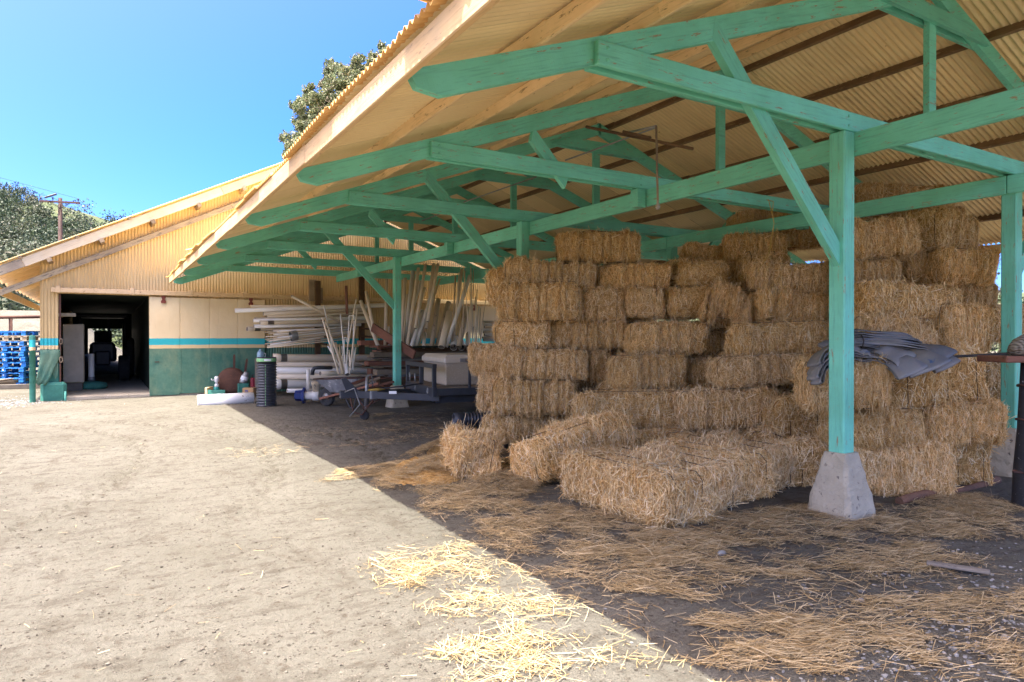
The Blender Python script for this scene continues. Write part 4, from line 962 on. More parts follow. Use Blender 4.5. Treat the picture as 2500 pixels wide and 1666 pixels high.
# leaning pipes standing on the lumber
G3 = 'pipes leaning upright on the lumber stack'
L3 = [((245, 695), (500, 1360), 55, 0, 'pipe leaning left at the far left of the upright pipes'), ((325, 560), (430, 1090), 48, 0, 'taller pipe leaning left behind the leftmost one'), ((632, 375), (600, 1365), 45, 0, 'vertical pipe left of the green post'), ((660, 1075), (655, 1365), 34, 1, 'short vertical pipe left of the green post'),
      ((900, 360), (835, 1360), 52, 0, 'first pipe right of the green post, with its top below the tie beam'), ((925, 600), (870, 1360), 36, 0, 'thin pipe half hidden right of the green post'), ((1012, 230), (885, 1365), 54, 1, 'long pale pipe third right of the green post'), ((1040, 190), (960, 1300), 26, 2, 'thin dark-topped pipe behind the long pale pipes'),
      ((1096, 210), (930, 1365), 52, 0, 'long yellowish pipe with its top against the tie beam'), ((1200, 150), (1050, 1100), 46, 0, 'long pipe with a crooked joint reaching the plate beam'), ((1130, 400), (850, 1370), 46, 1, 'slanting whitish pipe crossing in front of the others'), ((1182, 495), (925, 1370), 66, 0, 'thick yellowish pipe with a dark cut at its middle'),
      ((1155, 835), (990, 1372), 64, 1, 'shorter thick pipe with a printed line beside the thick yellowish one'), ((1347, 405), (1050, 1372), 50, 1, 'long grey-white pipe slanting left in the middle group'), ((1412, 365), (1095, 1372), 28, 2, 'thin pipe blotched black with dirt'), ((1322, 150), (1200, 1100), 56, 0, 'tallest pipe in the middle, its top behind the plate beam'),
      ((1384, 150), (1230, 1000), 46, 0, 'second tallest pipe in the middle, close beside the tallest'), ((1186, 1175), (1172, 1372), 52, 1, 'short whitish stub standing in the middle'), ((1392, 670), (1290, 1372), 72, 2, 'brownish dirty pipe right of the middle gap'), ((1542, 715), (1372, 1372), 78, 2, 'thick brownish pipe with a slanted open top'),
      ((1552, 860), (1432, 1374), 98, 0, 'thickest leaning pipe, grey and smooth'), ((1856, 320), (1500, 1376), 58, 1, 'long grooved pipe slanting far to the right'), ((1735, 225), (1590, 1376), 46, 0, 'tall pipe behind the long grooved one'), ((1640, 325), (1600, 1200), 26, 2, 'thin bark-coloured pipe behind the right group'),
      ((1812, 790), (1690, 1376), 82, 2, 'thick dark-stained pipe at the right'), ((1628, 1238), (1612, 1376), 108, 1, 'widest short stub among the right group'), ((1828, 1185), (1824, 1380), 78, 1, 'tall white stub at the right end'), ((1728, 1302), (1730, 1380), 98, 1, 'lowest white stub at the right end')]
mats3 = (M_pvc, M_pvcw, M_pvcd)
for i, (a, b, dia, k, nm) in enumerate(L3):
    p = at(*z2(*b), 16.9 + .12 * (i % 4)); q = at(*z2(*a), 17.5 + .12 * (i % 4)); pipe(p, q, dia * .1658 / F * 17., nm, G3, mats3[k])
for i, (a, b) in enumerate((((1760, 190), (1850, 1300)), ((1865, 190), (1895, 1376)), ((1905, 230), (1890, 1376)), ((1960, 530), (1915, 1376)), ((1985, 770), (1930, 1376)), ((2085, 670), (1990, 1376)), ((1780, 250), (1740, 1200)), ((1930, 640), (1960, 1376)), ((2010, 800), (1975, 1376)), ((2060, 1010), (2000, 1376)), ((1905, 1080), (1885, 1376)), ((1945, 1060), (1905, 1376)), ((1690, 275), (1640, 1100)), ((1870, 470), (1850, 1376)))):
    pipe(at(*z2(*b), 16.8 + .1 * (i % 3)), at(*z2(*a), 17.4 + .1 * (i % 3)), (.025, .032, .02)[i % 3], 'very thin rod in the sheaf at the right end of the upright pipes', 'thin rods leaning at the right end', mats3[(0, 0, 2)[i % 3]], n=8)
for k in range(8):
    p = at(*z2(2040 + 12 * (k % 3), 1005 + 38 * k), 18.6); q = at(*z2(2330, 1003 + 38 * k), 18.9); pipe(p, q + (q - p) * .8, .085 if k % 2 else .07, 'grey-white pipe in the stack behind the left bales', 'pipes behind the left bales', mats3[k % 2])
beam_o = beam('leaning_post', at(840 + 30 * .1658, 620 + 470 * .1658, 17.6), at(840 + 45 * .1658, 620 + 890 * .1658, 17.6), .06, .06, M_red, None); tag(beam_o, 'thin red-brown stick standing in front of the barn track', 'stick')

# ------------------------------------------------------------------ lumber stack
G4 = 'boards stacked under the upright pipes'
rr = np.random.default_rng(4); xL = on_y(905, 900, 16.0)[0]; top = 1.30
dirs = Vector((1, .0, 0)); zc = .06; row = 0; hs = [.10, .045, .09, .05, .14, .045, .05, .15, .05, .045, .10, .05, .05, .13, .045, .06]
looks = ['grey', 'reddish', 'dark', 'pale brown', 'blackened', 'rust-brown', 'weathered', 'thick grey']
nms = ['sunk grey sleeper', 'thin board on the sleeper', 'grey beam third from the ground', 'long pale board jutting left near the ground', 'thick blackened beam', 'thin board over the blackened beam', 'reddish board below the middle', 'thick dark beam at the middle', 'reddish board just above the middle', 'stubby red board jutting left', 'short grey block', 'thin plank with a split end', 'dark plank under the top layers', 'thick dark beam near the top', 'reddish plank second from the top', 'thin pale plank third from the top']
for i, h in enumerate(hs):
    if zc + h > top: break
    x0 = xL + rr.uniform(-.15, .55) - (.25 if i in (3, 9) else 0); x1 = xL + rr.uniform(3.6, 4.6)
    for j in range(2):
        y0_ = 15.85 + j * .42 + rr.uniform(-.04, .04); mm = (M_red, M_grey, M_dark, M_grey, M_bare, M_bare)[int(rr.integers(0, 6))]
        o = beam('lumber_board', (x0 + j * rr.uniform(-.1, .3), y0_ + .18, zc + h / 2), (x1, y0_ + .18 + rr.uniform(-.05, .05), zc + h / 2), .36 if h < .06 else .30, h - .006, mm, None)
        tag(o, (nms[i] + ' in the lumber stack') if j == 0 else 'board in the hidden second row of the lumber stack', 'board', G4)
    zc += h
tz = zc
o = beam('lumber_board', (xL + 1.0, 16.0, tz + .02), (xL + 4.9, 16.05, tz + .02), .9, .04, timber('dark_green_board', (.03, .05, .035), (.02, .03, .022)), None); tag(o, 'wide dark green board topping the lumber stack under the pipes', 'board', G4)
o = beam('lumber_board', (xL + .1, 16.1, tz + .03), (xL + 1.0, 16.1, tz + .03), .7, .05, M_red, None); tag(o, 'reddish board topping the left end of the lumber stack', 'board', G4)
o = beam('lumber_board', (xL - .1, 16.6, tz + .12), (xL + .9, 16.6, tz + .13), .3, .12, M_red, None); tag(o, 'short red-brown block on the left end of the lumber stack', 'board', G4)
pl = beam('slanting_plank', at(*z2(415, 1080), 15.2), at(*z2(1040, 1490), 14.6), .05, .20, M_red, None, up=(0, -.3, 1)); tag(pl, 'red-brown plank slanting down behind the green post to the toolbox', 'plank')

# ------------------------------------------------------------------ trailer: tongue towards the yard, deck running right
TA = radians(-8.4); tc = at(1062, 960, 12.0)
tx, ty = float(tc[0]), float(tc[1])
tr = thing('flatbed_trailer', 'black flatbed trailer with a low headboard frame and a jack wheel, half behind the bales', 'trailer', (tx, ty, 0), TA); T = WM[tr.name]
# local axes: X runs back along the deck, Y across it
MB().box(0, 3.2, 0, 1.95, .585, .625, c=.004).build('deck', M_bare, tr, T)
MB().box(.03, 3.2, -.03, .0, .47, .60, c=.006).build('side_rail', M_steel, tr, T); MB().box(.03, 3.2, 1.95, 1.98, .47, .60, c=.006).build('side_rail', M_steel, tr, T)
MB().box(-.05, .03, -.04, 1.99, .46, .62, c=.006).build('front_rail', M_steel, tr, T)
MB().box(.1, 3.2, .25, .33, .32, .45, c=.006).build('chassis_beam', M_steel, tr, T); MB().box(.1, 3.2, 1.6, 1.68, .32, .45, c=.006).build('chassis_beam', M_steel, tr, T)
hb = MB(); hb.box(-.05, .02, -.03, .04, .62, 1.03, c=.005); hb.box(-.05, .02, 1.91, 1.98, .62, 1.03, c=.005); hb.box(-.05, .02, .85, .92, .62, .96, c=.005); hb.box(-.055, .025, -.035, 1.985, .96, 1.04, c=.006); hb.build('headboard', M_steel, tr, T)
for x in (.62, 1.28): MB().box(x, x + .05, -.035, .0, .60, 1.03, c=.004).build('stake', M_steel, tr, T)
for y in (1.5, 1.1): MB().tube([(-.08, y, .66), (-.08, y, .82)], .018, 6).build('stake_bolt', M_galv, tr, T)
for y in (.3, 1.2): MB().tube([(-.055, y + .035 * cos(a), .545 + .05 * sin(a)) for a in np.linspace(0, 2 * pi, 12)], .008, 5, cap=False).build('tie_ring', M_galv, tr, T)
MB().tube([(1.55 + .05 * cos(a), -.04, .53 + .055 * sin(a)) for a in np.linspace(0, 2 * pi, 14)], .009, 5, cap=False).build('tie_ring', M_galv, tr, T)
# A-frame tongue
cp = (-1.25, .95, .46)
for y in (.2, 1.7):
    beam('tongue_beam', T @ Vector((.15, y, .42)), T @ Vector((cp[0], cp[1] + (.04 if y > 1 else -.04), .47)), .06, .13, M_steel, tr)
MB().box(-1.52, -1.15, .86, 1.04, .40, .54, c=.01).build('coupler', M_steel, tr, T)
MB().prism([(-1.15, .5), (-1.40, .5), (-1.50, .76), (-1.42, .78)], .9, .97).build('tongue_gusset', M_steel, tr, T)
jx = at(893, 935, 12.35); jl = T.inverted() @ Vector(jx)
jk = MB().tube([(jl.x, jl.y, .25), (jl.x + .03, jl.y, .80)], .035, 10).build('jack', M_galv, tr, T)
MB().tube([(jl.x - .01, jl.y, .12), (jl.x, jl.y, .3)], .026, 8).build('jack_leg', M_galv, jk, T)
MB().lathe([(.0, -.03), (.05, -.035), (.085, -.02), (.085, .02), (.05, .035), (0, .03)], 16).build('jack_wheel', M_rubber, jk, T @ Matrix.Translation((jl.x - .02, jl.y, .085)) @ Matrix.Rotation(pi / 2, 4, 'X'))
MB().tube([(jl.x + .03, jl.y, .80), (jl.x + .1, jl.y, .84), (jl.x + .13, jl.y, .6)], .012, 6).build('jack_crank', M_galv, jk, T)
MB().box(jl.x + .06, jl.x + .2, jl.y - .09, jl.y - .06, .38, .56, c=.008).build('tongue_plate', M_galv, tr, T)
st = T @ Vector((-.75, .56, .445)); nd = (T.to_3x3() @ Vector((-2.2, .75, 0))).normalized(); b_ = at(966, 957, 12.4)
MB().box(-.07, .07, -.004, .004, -.025, .025).build('white_sticker', M_white, tr, frame(at(959, 958.6, 12.15), at(975, 958.6, 12.13)))
for k, s_ in enumerate((0, .12)):
    MB().tube([(-1.35 + s_, .85, .42), (-1.3 + s_ * 2, .8, .16), (-1.15, .78, .10 + s_), (-.95 + s_, .75, .38)], .014, 6, cap=False).build('safety_chain', M_rust, tr, T)
MB().tube([(-1.45, .84, .52), (-1.3, .72, .60), (-1.2, .70, .3), (-1.38, .75, .08)], .012, 6).build('brake_cable', M_galv, tr, T)
for y in (-.18, 2.1):
    wl = MB().lathe([(.18, -.1), (.31, -.11), (.34, -.07), (.34, .07), (.31, .11), (.18, .1)], 24).build('tyre', M_rubber, tr, T @ Matrix.Translation((2.3, y, .34)) @ Matrix.Rotation(pi / 2, 4, 'X'))
    MB().lathe([(0, -.06), (.19, -.08), (.19, .08), (0, .06)], 20).build('rim', M_galv, wl, WM[wl.name])
rp = MB().tube([T @ Vector((jl.x + .1, .78, .56)), T @ Vector((-.4, .8, .60)), T @ Vector((-.02, .85, .64))], .012, 6).build('tie_down_strap', M_steel, tr)
o = MB().tube([T @ Vector((jl.x + .02, .72, .555)), T @ Vector((jl.x + .2, .73, .56)), T @ Vector((jl.x + .34, .76, .555))], [.012, .028, .012], 7).build('yellow_rope_end', M_rope, tr)
# toolbox
tbx = thing('truck_toolbox', 'tan checker-plate toolbox with an overhanging lid on the trailer deck', 'toolbox', tuple(T @ Vector((.24, .22, .63))), TA); B = WM[tbx.name]
def mat_checker():
    q = NT('checker_plate'); src = q.obj; vor = q.n('ShaderNodeTexVoronoi'); vor.inputs['Scale'].default_value = 42; q.l(q.mapping(src, (1, 1, 1)), vor.inputs['Vector'])
    h = q.ramp(vor.outputs['Distance'], (.12, 1.), (.32, 0.))
    col = q.mix(h, (.42, .35, .25), (.58, .50, .38)); return q.done(col, .5, q.bump(h, .6, .008), spec=.5)
M_check = mat_checker(); M_tan = plain('tan_enamel', (.60, .52, .40), (.52, .45, .34), 3, rough=.45, jitter=0)
MB().box(.03, .80, .03, 1.55, .0, .47, c=.02).build('toolbox_body', M_check, tbx, B)
lid = MB(); lid.box(.0, .98, .0, 1.60, .40, .52, c=.025); lid.prism([(.02, .515), (.96, .515), (.90, .565), (.08, .565)], .03, 1.57); lid.build('lid', M_tan, tbx, B)
MB().box(.30, .62, -.008, .004, .425, .50, c=.002).build('maker_plate', M_galv, tbx, B); MB().box(.66, .82, -.008, .004, .44, .50, c=.002).build('notice_label', M_white, tbx, B)
for i in range(4): MB().box(.40, .58, -.011, -.006, .438 + i * .014, .444 + i * .014).build('small_print', M_steel, tbx, B)
MB().lathe([(.0, 0), (.042, 0), (.042, .015), (.02, .028), (0, .03)], 16).build('lock_knob', M_navy, tbx, B @ Matrix.Translation((.90, -.002, .465)) @ Matrix.Rotation(pi / 2, 4, 'X'))

# ------------------------------------------------------------------ wheelbarrow with pipes and sticks
wb0 = at(870, 990, 14.6); wf = at(762, 990, 15.1)
wdir = Vector((wf[0] - wb0[0], wf[1] - wb0[1], 0)); wz = atan2(wdir.y, wdir.x)
wb = thing('wheelbarrow', 'battered cement-crusted wheelbarrow with wooden handles and a blue wheel hub', 'wheelbarrow', (float(wb0[0]), float(wb0[1]), 0), wz); Wm = WM[wb.name]
M_tray = plain('crusted_tray', (.24, .235, .225), (.10, .105, .115), 4, rough=.85, spots=[((.42, .40, .36), 7, .58), ((.16, .08, .05), 5, .70)], bump=.5, bscale=20, bdist=.01)
# tray as a tapered tub, rim up; local X points to the wheel
rim = [(-.28, -.33, .66), (.55, -.36, .62), (1.0, -.20, .60), (1.04, 0, .60), (1.0, .20, .60), (.55, .36, .62), (-.28, .33, .66), (-.36, .0, .67)]
bot_ = [(-.06, -.20, .36), (.30, -.22, .30), (.60, -.12, .30), (.64, 0, .30), (.60, .12, .30), (.30, .22, .30), (-.06, .20, .36), (-.10, 0, .37)]
m = MB(); m.add(rim + bot_, [(i, (i + 1) % 8, 8 + (i + 1) % 8, 8 + i) for i in range(8)] + [tuple(range(8, 16))])
o = m.build('tray', M_tray, wb, Wm); md = o.modifiers.new('soft', 'BEVEL'); md.width = .05; md.segments = 3; md2 = o.modifiers.new('thick', 'SOLIDIFY'); md2.thickness = .006
MB().tube(rim + rim[:1], .014, 6, cap=False).build('tray_rim', M_rust, wb, Wm)
for s_ in (-1, 1):
    beam('handle', Wm @ Vector((.92, s_ * .10, .16)), Wm @ Vector((-.78, s_ * .28, .56)), .035, .05, M_red, wb)
    MB().tube([(.2, s_ * .2, .33), (-.02, s_ * .24, .02), (-.12, s_ * .24, .02), (-.2, s_ * .22, .42)], .014, 6).build('leg', M_steel, wb, Wm)
wl = MB().lathe([(.09, -.045), (.17, -.05), (.20, -.03), (.20, .03), (.17, .05), (.09, .045)], 24).build('tyre', M_rubber, wb, Wm @ Matrix.Translation((.80, 0, .20)) @ Matrix.Rotation(pi / 2, 4, 'X'))
MB().lathe([(0, -.05), (.10, -.04), (.10, .04), (0, .05)], 18).build('rim', M_galv, wl, WM[wl.name])
# pump casing lying behind the wheel
pp = thing('pump_casing', 'old pump with a blue flange lying behind the wheelbarrow wheel', 'pump', tuple(at(745, 975, 15.6)), wz + .5); PM = WM[pp.name]
PM = Matrix.Translation((0, 0, -PM.translation.z + .17)) @ PM; WM[pp.name] = PM; pp.matrix_basis = PM
MB().lathe([(.0, 0), (.19, 0), (.19, .05), (.13, .07), (.12, .22), (0, .22)], 6, smooth=False).build('blue_flange', M_navy, pp, PM @ Matrix.Rotation(pi / 2, 4, 'Y'))
MB().lathe([(.11, -.32), (.125, -.3), (.125, -.18), (.095, -.16), (.095, .02)], 16).build('pipe_elbow', M_pvcw, pp, PM @ Matrix.Rotation(pi / 2, 4, 'Y'))
MB().lathe([(.09, .05), (.09, .2), (.11, .22), (.11, .30), (.0, .31)], 16).build('pipe_tee', M_pvcd, pp, PM @ Matrix.Translation((-.25, 0, .02)))
G5 = 'pipes standing in the wheelbarrow'
L5 = [((1368, 460), (1610, 1290), 26, 0, 'long tan pipe leaning far left in the wheelbarrow'), ((1405, 460), (1690, 1290), 24, 0, 'tan pipe close beside the leftmost leaning one'), ((1396, 290), (1580, 1180), 22, 1, 'tallest pale pipe rising left out of the wheelbarrow'), ((1636, 405), (1705, 1120), 20, 1, 'thin pale upright pipe in the middle of the wheelbarrow'), ((1562, 825), (1672, 1290), 34, 2, 'dirty pipe standing in the middle of the wheelbarrow'), ((1452, 880), (1700, 1290), 22, 1, 'short whitish pipe leaning left out of the wheelbarrow'),
      ((1660, 880), (1705, 1290), 26, 1, 'short pale pipe behind the thick white stub'), ((1868, 185), (1738, 900), 22, 0, 'tall thin pipe with a fitting at its top, leaning right'), ((1882, 330), (1770, 1290), 24, 0, 'tall tan pipe leaning right out of the wheelbarrow'), ((1838, 500), (1812, 1240), 24, 1, 'whitish pipe below the elbow frame, leaning right'), ((1860, 900), (1815, 1230), 22, 1, 'short white pipe at the right side of the wheelbarrow'), ((1625, 865), (1650, 1290), 24, 2, 'rusty brown pipe with a black cap in the wheelbarrow'), ((1765, 935), (1782, 1230), 22, 0, 'short tan pipe near the right rim of the wheelbarrow'), ((1680, 1030), (1742, 1295), 76, 1, 'thick white stub leaning in the wheelbarrow')]
for i, (a, b, dia, k, nm) in enumerate(L5):
    pipe(at(*z1(*b), 14.75 + .05 * (i % 4)), at(*z1(*a), 15.0 + .08 * (i % 4)), dia * .1658 / F * 15., nm, G5, mats3[k], n=10)
el = thing('pvc_elbow_frame', 'thin white pipe frame with elbow joints standing in the wheelbarrow', 'pipe frame', tuple(at(*z1(1700, 1250), 14.9))); 
MB().tube([at(*z1(1725, 1200), 14.9), at(*z1(1765, 432), 15.05), at(*z1(1832, 432), 15.05), at(*z1(1836, 490), 15.05)], .013, 8).build('bent_pipe', M_pvcw, el)
MB().tube([at(*z1(1765, 450), 15.04), at(*z1(1767, 430), 15.04), at(*z1(1785, 430), 15.04)], .018, 8).build('elbow', M_pvcw, el)
MB().tube([at(*z1(1815, 430), 15.04), at(*z1(1834, 430), 15.04), at(*z1(1836, 455), 15.04)], .018, 8).build('elbow', M_pvcw, el)
MB().tube([at(*z1(1690, 1180), 14.9), at(*z1(1692, 748), 15.0), at(*z1(1722, 748), 15.0), at(*z1(1724, 820), 15.0)], .012, 8).build('bent_pipe', M_pvcw, el)
def zz(x, y): return 700 + x * .1275, 860 + y * .1275
o = MB().tube([at(*zz(490, 440), 15.6), at(*zz(495, 360), 15.6), at(*zz(530, 305), 15.6), at(*zz(600, 298), 15.6), at(*zz(860, 300), 15.9)], .045, 12).build('black_elbow_pipe', M_black, None); tag(o, 'black plastic pipe with a bend lying on the wheelbarrow side of the lumber', 'pipe')
pipe(at(*zz(415, 720), 15.7), at(*zz(408, 330), 15.7), .085, 'short white pipe standing upright behind the wheelbarrow wheel', None, M_pvcw)
pipe(at(*zz(640, 410), 15.5), at(*zz(980, 408), 15.9), .10, 'short tan pipe with a dark open end lying behind the wheelbarrow tray', None)
o = beam('loose_plank', at(*zz(1225, 620), 13.6), at(*zz(1640, 475), 13.9), .02, .06, M_red, None); tag(o, 'upper of two reddish sticks jutting right from the wheelbarrow', 'stick')
o = beam('loose_plank', at(*zz(1290, 660), 13.6), at(*zz(1790, 490), 13.9), .03, .05, M_bare, None); tag(o, 'lower of two sticks jutting right from the wheelbarrow, grey tipped', 'stick')

# ------------------------------------------------------------------ drain pipes, disc and oddments by the sliding door
dp = thing('drain_pipe', 'black corrugated drain pipe standing upright with a light green band', 'drain pipe', tuple(on_z(651, 992))); DM = WM[dp.name]
prof = []; z = 0.
while z < .92: prof += [(.195, z), (.215, z + .012), (.215, z + .034), (.195, z + .046), (.193, z + .058)]; z += .06
prof += [(.205, .93), (.205, 1.08), (.192, 1.08), (.19, .5)]
MB().lathe(prof, 28).build('corrugated_tube', M_black, dp, DM)
MB().lathe([(.2055, .985), (.209, .987), (.209, 1.055), (.2055, 1.057)], 28).build('green_band', M_leaflab, dp, DM)
a0 = atan2(-on_z(651, 992)[1], -on_z(651, 992)[0])
m = MB(); vs = [(.2115 * cos(a0 + .1 + t), .2115 * sin(a0 + .1 + t), z_) for z_ in (1.0, 1.043) for t in np.linspace(-.35, .35, 8)]; m.add(vs, [(i, i + 1, i + 9, i + 8) for i in range(7)]); m.build('band_label', M_white, dp, DM)
m = MB(); zs = np.arange(.02, .93, .03); vs = [((.218 if (k % 2) else .2) * cos(a0 - .12 + t), (.218 if (k % 2) else .2) * sin(a0 - .12 + t), z_) for k, z_ in enumerate(zs) for t in (-.03, .03)]; m.add(vs, [(2 * i, 2 * i + 1, 2 * i + 3, 2 * i + 2) for i in range(len(zs) - 1)]); m.build('print_line', M_leaflab, dp, DM)
# a second drain pipe lying behind the bales
dq = at(1108, 1003, 11.3); M2 = frame((dq[0], dq[1], .13), (dq[0] + 1.6, dq[1] - .35, .13)) @ Matrix.Rotation(pi / 2, 4, 'Y'); prof = [(.10, .4), (.10, 0), (.12, 0), (.12, .16)]; z = .16
while z < 1.6: prof += [(.105, z), (.128, z + .012), (.128, z + .03), (.105, z + .042)]; z += .055
o = MB().lathe(prof, 24).build('drain_pipe', M_black, None, M2); tag(o, 'black corrugated drain pipe lying on the ground beside the left bales', 'drain pipe')
pipe(at(482, 980, 15.1) , at(620, 972, 15.6), .27, 'thick dirty white pipe lying half in the sun on the ground', None, plain('muddy_white_pipe', (.80, .80, .78), (.72, .71, .68), 3, rough=.4, spots=[((.22, .15, .08), 5, .62)], bump=.1), n=28)
dk = thing('disc_blade', 'large rusty plough disc with two upright bars leaning at the sliding door', 'disc', tuple(on_z(566, 964)), radians(-8)); KM = WM[dk.name]
MB().lathe([(0, .07), (.15, .06), (.28, .03), (.355, -.02), (.36, -.012), (.28, .042), (.15, .072), (0, .085)], 36).build('disc_plate', M_rust, dk, KM @ Matrix.Translation((0, 0, .37)) @ Matrix.Rotation(radians(78), 4, 'X'))
for x, z1_, lean in ((.06, 1.08, .0), (.24, .98, .14)):
    MB().prism([(-.028, .12 if x > .1 else .55), (.028, .12 if x > .1 else .55), (.028, z1_ - .05), (0, z1_), (-.028, z1_ - .05)], -.012, .012).build('bar', M_rust, dk, KM @ Matrix.Translation((x, -.11 if x > .1 else .12, 0)) @ Matrix.Rotation(lean, 4, 'Y'))
def by_door(u, v, d=17.7): p = at(u, v, d); return (float(p[0]), float(p[1]), 0.)
cb = thing('cardboard_box', 'small brown cardboard box with a blue printed panel beside the disc', 'box', by_door(609, 960, 17.0), radians(-28)); CM = WM[cb.name]
MB().box(-.135, .135, -.12, .12, 0, .25, c=.004).build('box_body', M_card, cb, CM); MB().box(-.07, 0.0, -.123, -.118, .06, .20).build('printed_panel', M_navy, cb, CM)
for i in range(4): MB().box(-.06, -.012, -.126, -.121, .075 + i * .03, .088 + i * .03).build('panel_letter', M_card, cb, CM)
MB().box(-.008, .008, -.122, .122, .25, .252).build('box_tape', M_bare, cb, CM)
jg = thing('spray_bottle', 'white spray bottle standing on a teal can by the door', 'bottle', by_door(529, 958, 17.6)); JM = WM[jg.name]
MB().lathe([(0, .22), (.05, .22), (.055, .27), (.05, .30), (.0, .31)], 14).build('lower_cap', M_white, jg, JM)
MB().lathe([(0, 0), (.07, 0), (.075, .2), (.06, .23), (0, .235)], 14).build('teal_can', plain('teal_plastic', (.03, .28, .24), None, 5, rough=.4), jg, JM)
MB().lathe([(.0, .31), (.028, .31), (.028, .35), (.055, .37), (.055, .46), (.045, .50), (0, .51)], 14).build('spray_head', M_white, jg, JM)
MB().tube([(-.05, 0, .42), (-.11, 0, .40), (-.13, 0, .45)], .012, 6).build('nozzle', M_white, jg, JM)
cr = thing('wooden_crate', 'low wooden tray end standing left of the rusty disc', 'crate', by_door(527, 962, 17.1), radians(-30)); RM = WM[cr.name]
MB().box(-.20, -.14, -.18, .18, 0, .26, c=.006).build('crate_end', M_cream, cr, RM); MB().box(-.14, .30, -.17, -.15, .02, .20, c=.004).build('crate_side', M_greenconc, cr, RM); MB().box(-.14, .30, -.17, .17, 0, .02).build('crate_floor', M_bare, cr, RM)
jr = thing('glass_jar', 'grey jar with a paper label tilted against the sliding door', 'jar', by_door(592, 945, 17.9)); JR = WM[jr.name] @ Matrix.Translation((0, 0, .30)) @ Matrix.Rotation(.35, 4, 'Y')
MB().lathe([(0, 0), (.09, 0), (.095, .05), (.095, .2), (.07, .26), (.07, .32), (0, .32)], 18).build('jar_body', M_galv, jr, JR); MB().lathe([(.097, .09), (.097, .19)], 18).build('paper_label', M_white, jr, JR)
MB().box(-.12, .14, -.1, .1, 0, .30, c=.01).build('jar_stand', M_greenconc, jr, WM[jr.name])
fc = thing('fuel_can', 'dark red fuel can behind the black drain pipe', 'fuel can', by_door(622, 955, 17.8)); FM = WM[fc.name]
MB().box(-.10, .10, -.12, .12, .18, .46, c=.03).build('can_body', plain('dark_red_plastic', (.22, .02, .03), None, 5, rough=.4), fc, FM); MB().tube([(-.06, 0, .46), (-.06, 0, .53), (.06, 0, .53), (.06, 0, .46)], .014, 6).build('can_handle', M_rubber, fc, FM); MB().box(-.14, .14, -.14, .14, 0, .18, c=.01).build('can_stand', M_greenconc, fc, FM)
jq = thing('plastic_jug', 'clear bluish plastic jug standing behind the black drain pipe', 'jug', by_door(636, 955, 17.5)); QM = WM[jq.name] @ Matrix.Translation((0, 0, .98))
MB().lathe([(0, 0), (.085, 0), (.09, .02), (.09, .14), (.05, .19), (.03, .21), (.03, .24), (0, .24)], 16).build('jug_body', plain('bluish_plastic', (.28, .42, .50), None, 5, rough=.25, spec=.6), jq, QM); MB().tube([(.09, 0, .13), (.13, 0, .12), (.12, 0, .03), (.09, 0, .03)], .012, 6).build('jug_handle', M_white, jq, QM)
MB().box(-.12, .12, -.12, .12, -.98, .0, c=.01).build('jug_stand', M_grey, jq, QM)
o = MB().tube([at(690, 895, 17.2), at(712, 894, 17.3)], .03, 10).build('shelf_lid', M_pvc, None); bpy.data.objects.remove(o)
mt = MB().box(-.42, .42, -.22, .22, 0, .018, c=.003).build('metal_grate', M_galv, None, Matrix.Translation((*on_z(1065, 982)[:2], .10)) @ Matrix.Rotation(.5, 4, 'Z') @ Matrix.Rotation(.22, 4, 'X')); tag(mt, 'flat perforated metal sheet lying under the trailer front', 'metal sheet')
rg = MB().lathe([(0, .05), (.06, .045), (.10, .02), (.12, 0)], 9).build('crumpled_rag', M_white, None, Matrix.Translation(Vector(on_z(978, 985))) @ Matrix.Rotation(.6, 4, 'Z') @ Matrix.Diagonal((1, .6, 1.1, 1))); tag(rg, 'crumpled white rag on the dirt before the second footing', 'rag')

# ------------------------------------------------------------------ blue layflat sheeting on the bales
M_sheet = plain('grey_blue_layflat', (.25, .23, .195), (.14, .15, .165), 3.5, rough=.6, spots=[((.05, .10, .19), 6, .62)], bump=.1, spec=.4)
sh = thing('folded_sheeting', 'folded greyish blue plastic sheeting lying on the bales behind the nearest post', 'sheeting', tuple(at(2150, 880, 6.4)))
def z3(x, y): return 1950 + x * .17, 780 + y * .17
def fold(pts, d0, d1, width, tip=.45, name='sheet_fold'):
    """a flattened hose: path from knot to fold and back, with a rounded bend"""
    P0 = Vector(at(*z3(*pts[0]), d0)); P1 = Vector(at(*z3(*pts[1]), d1)); ax = (P1 - P0); L = ax.length; ax.normalize()
    sd = ax.cross(Vector((0, 0, 1))).normalized(); upv = sd.cross(ax); th = .018
    sd = (sd * cos(tip) - upv * sin(tip)); upv = sd.cross(ax); width *= 1.35
    prof = [(-.05, 0)] + [(L * t, .01 * sin(9 * t + L * 7)) for t in np.linspace(.1, .9, 9)] + [(L - th + th * sin(a), th - th * cos(a)) for a in np.linspace(0, pi, 7)] + [(L * t, 2 * th + .004) for t in np.linspace(.9, .1, 9)] + [(-.05, .02)]
    vs = []
    for (x, h) in prof:
        fr = max(0, min(1, x / L)); h -= .02 * fr ** 2.5 + .006 * sin(fr * 8 + L * 20); wd = width * (.62 + .38 * fr)
        for s_ in (-1, -.33, .33, 1):
            vs.append(P0 + ax * x + sd * (s_ * wd / 2) + upv * (h + .008 * sin(3.3 * s_ + 6 * x + L * 9)))
    o = MB().add(vs, [(i * 4 + j, i * 4 + j + 1, i * 4 + j + 5, i * 4 + j + 4) for i in range(len(prof) - 1) for j in range(3)], smooth=True).build(name, M_sheet, sh)
    md = o.modifiers.new('thick', 'SOLIDIFY'); md.thickness = .005
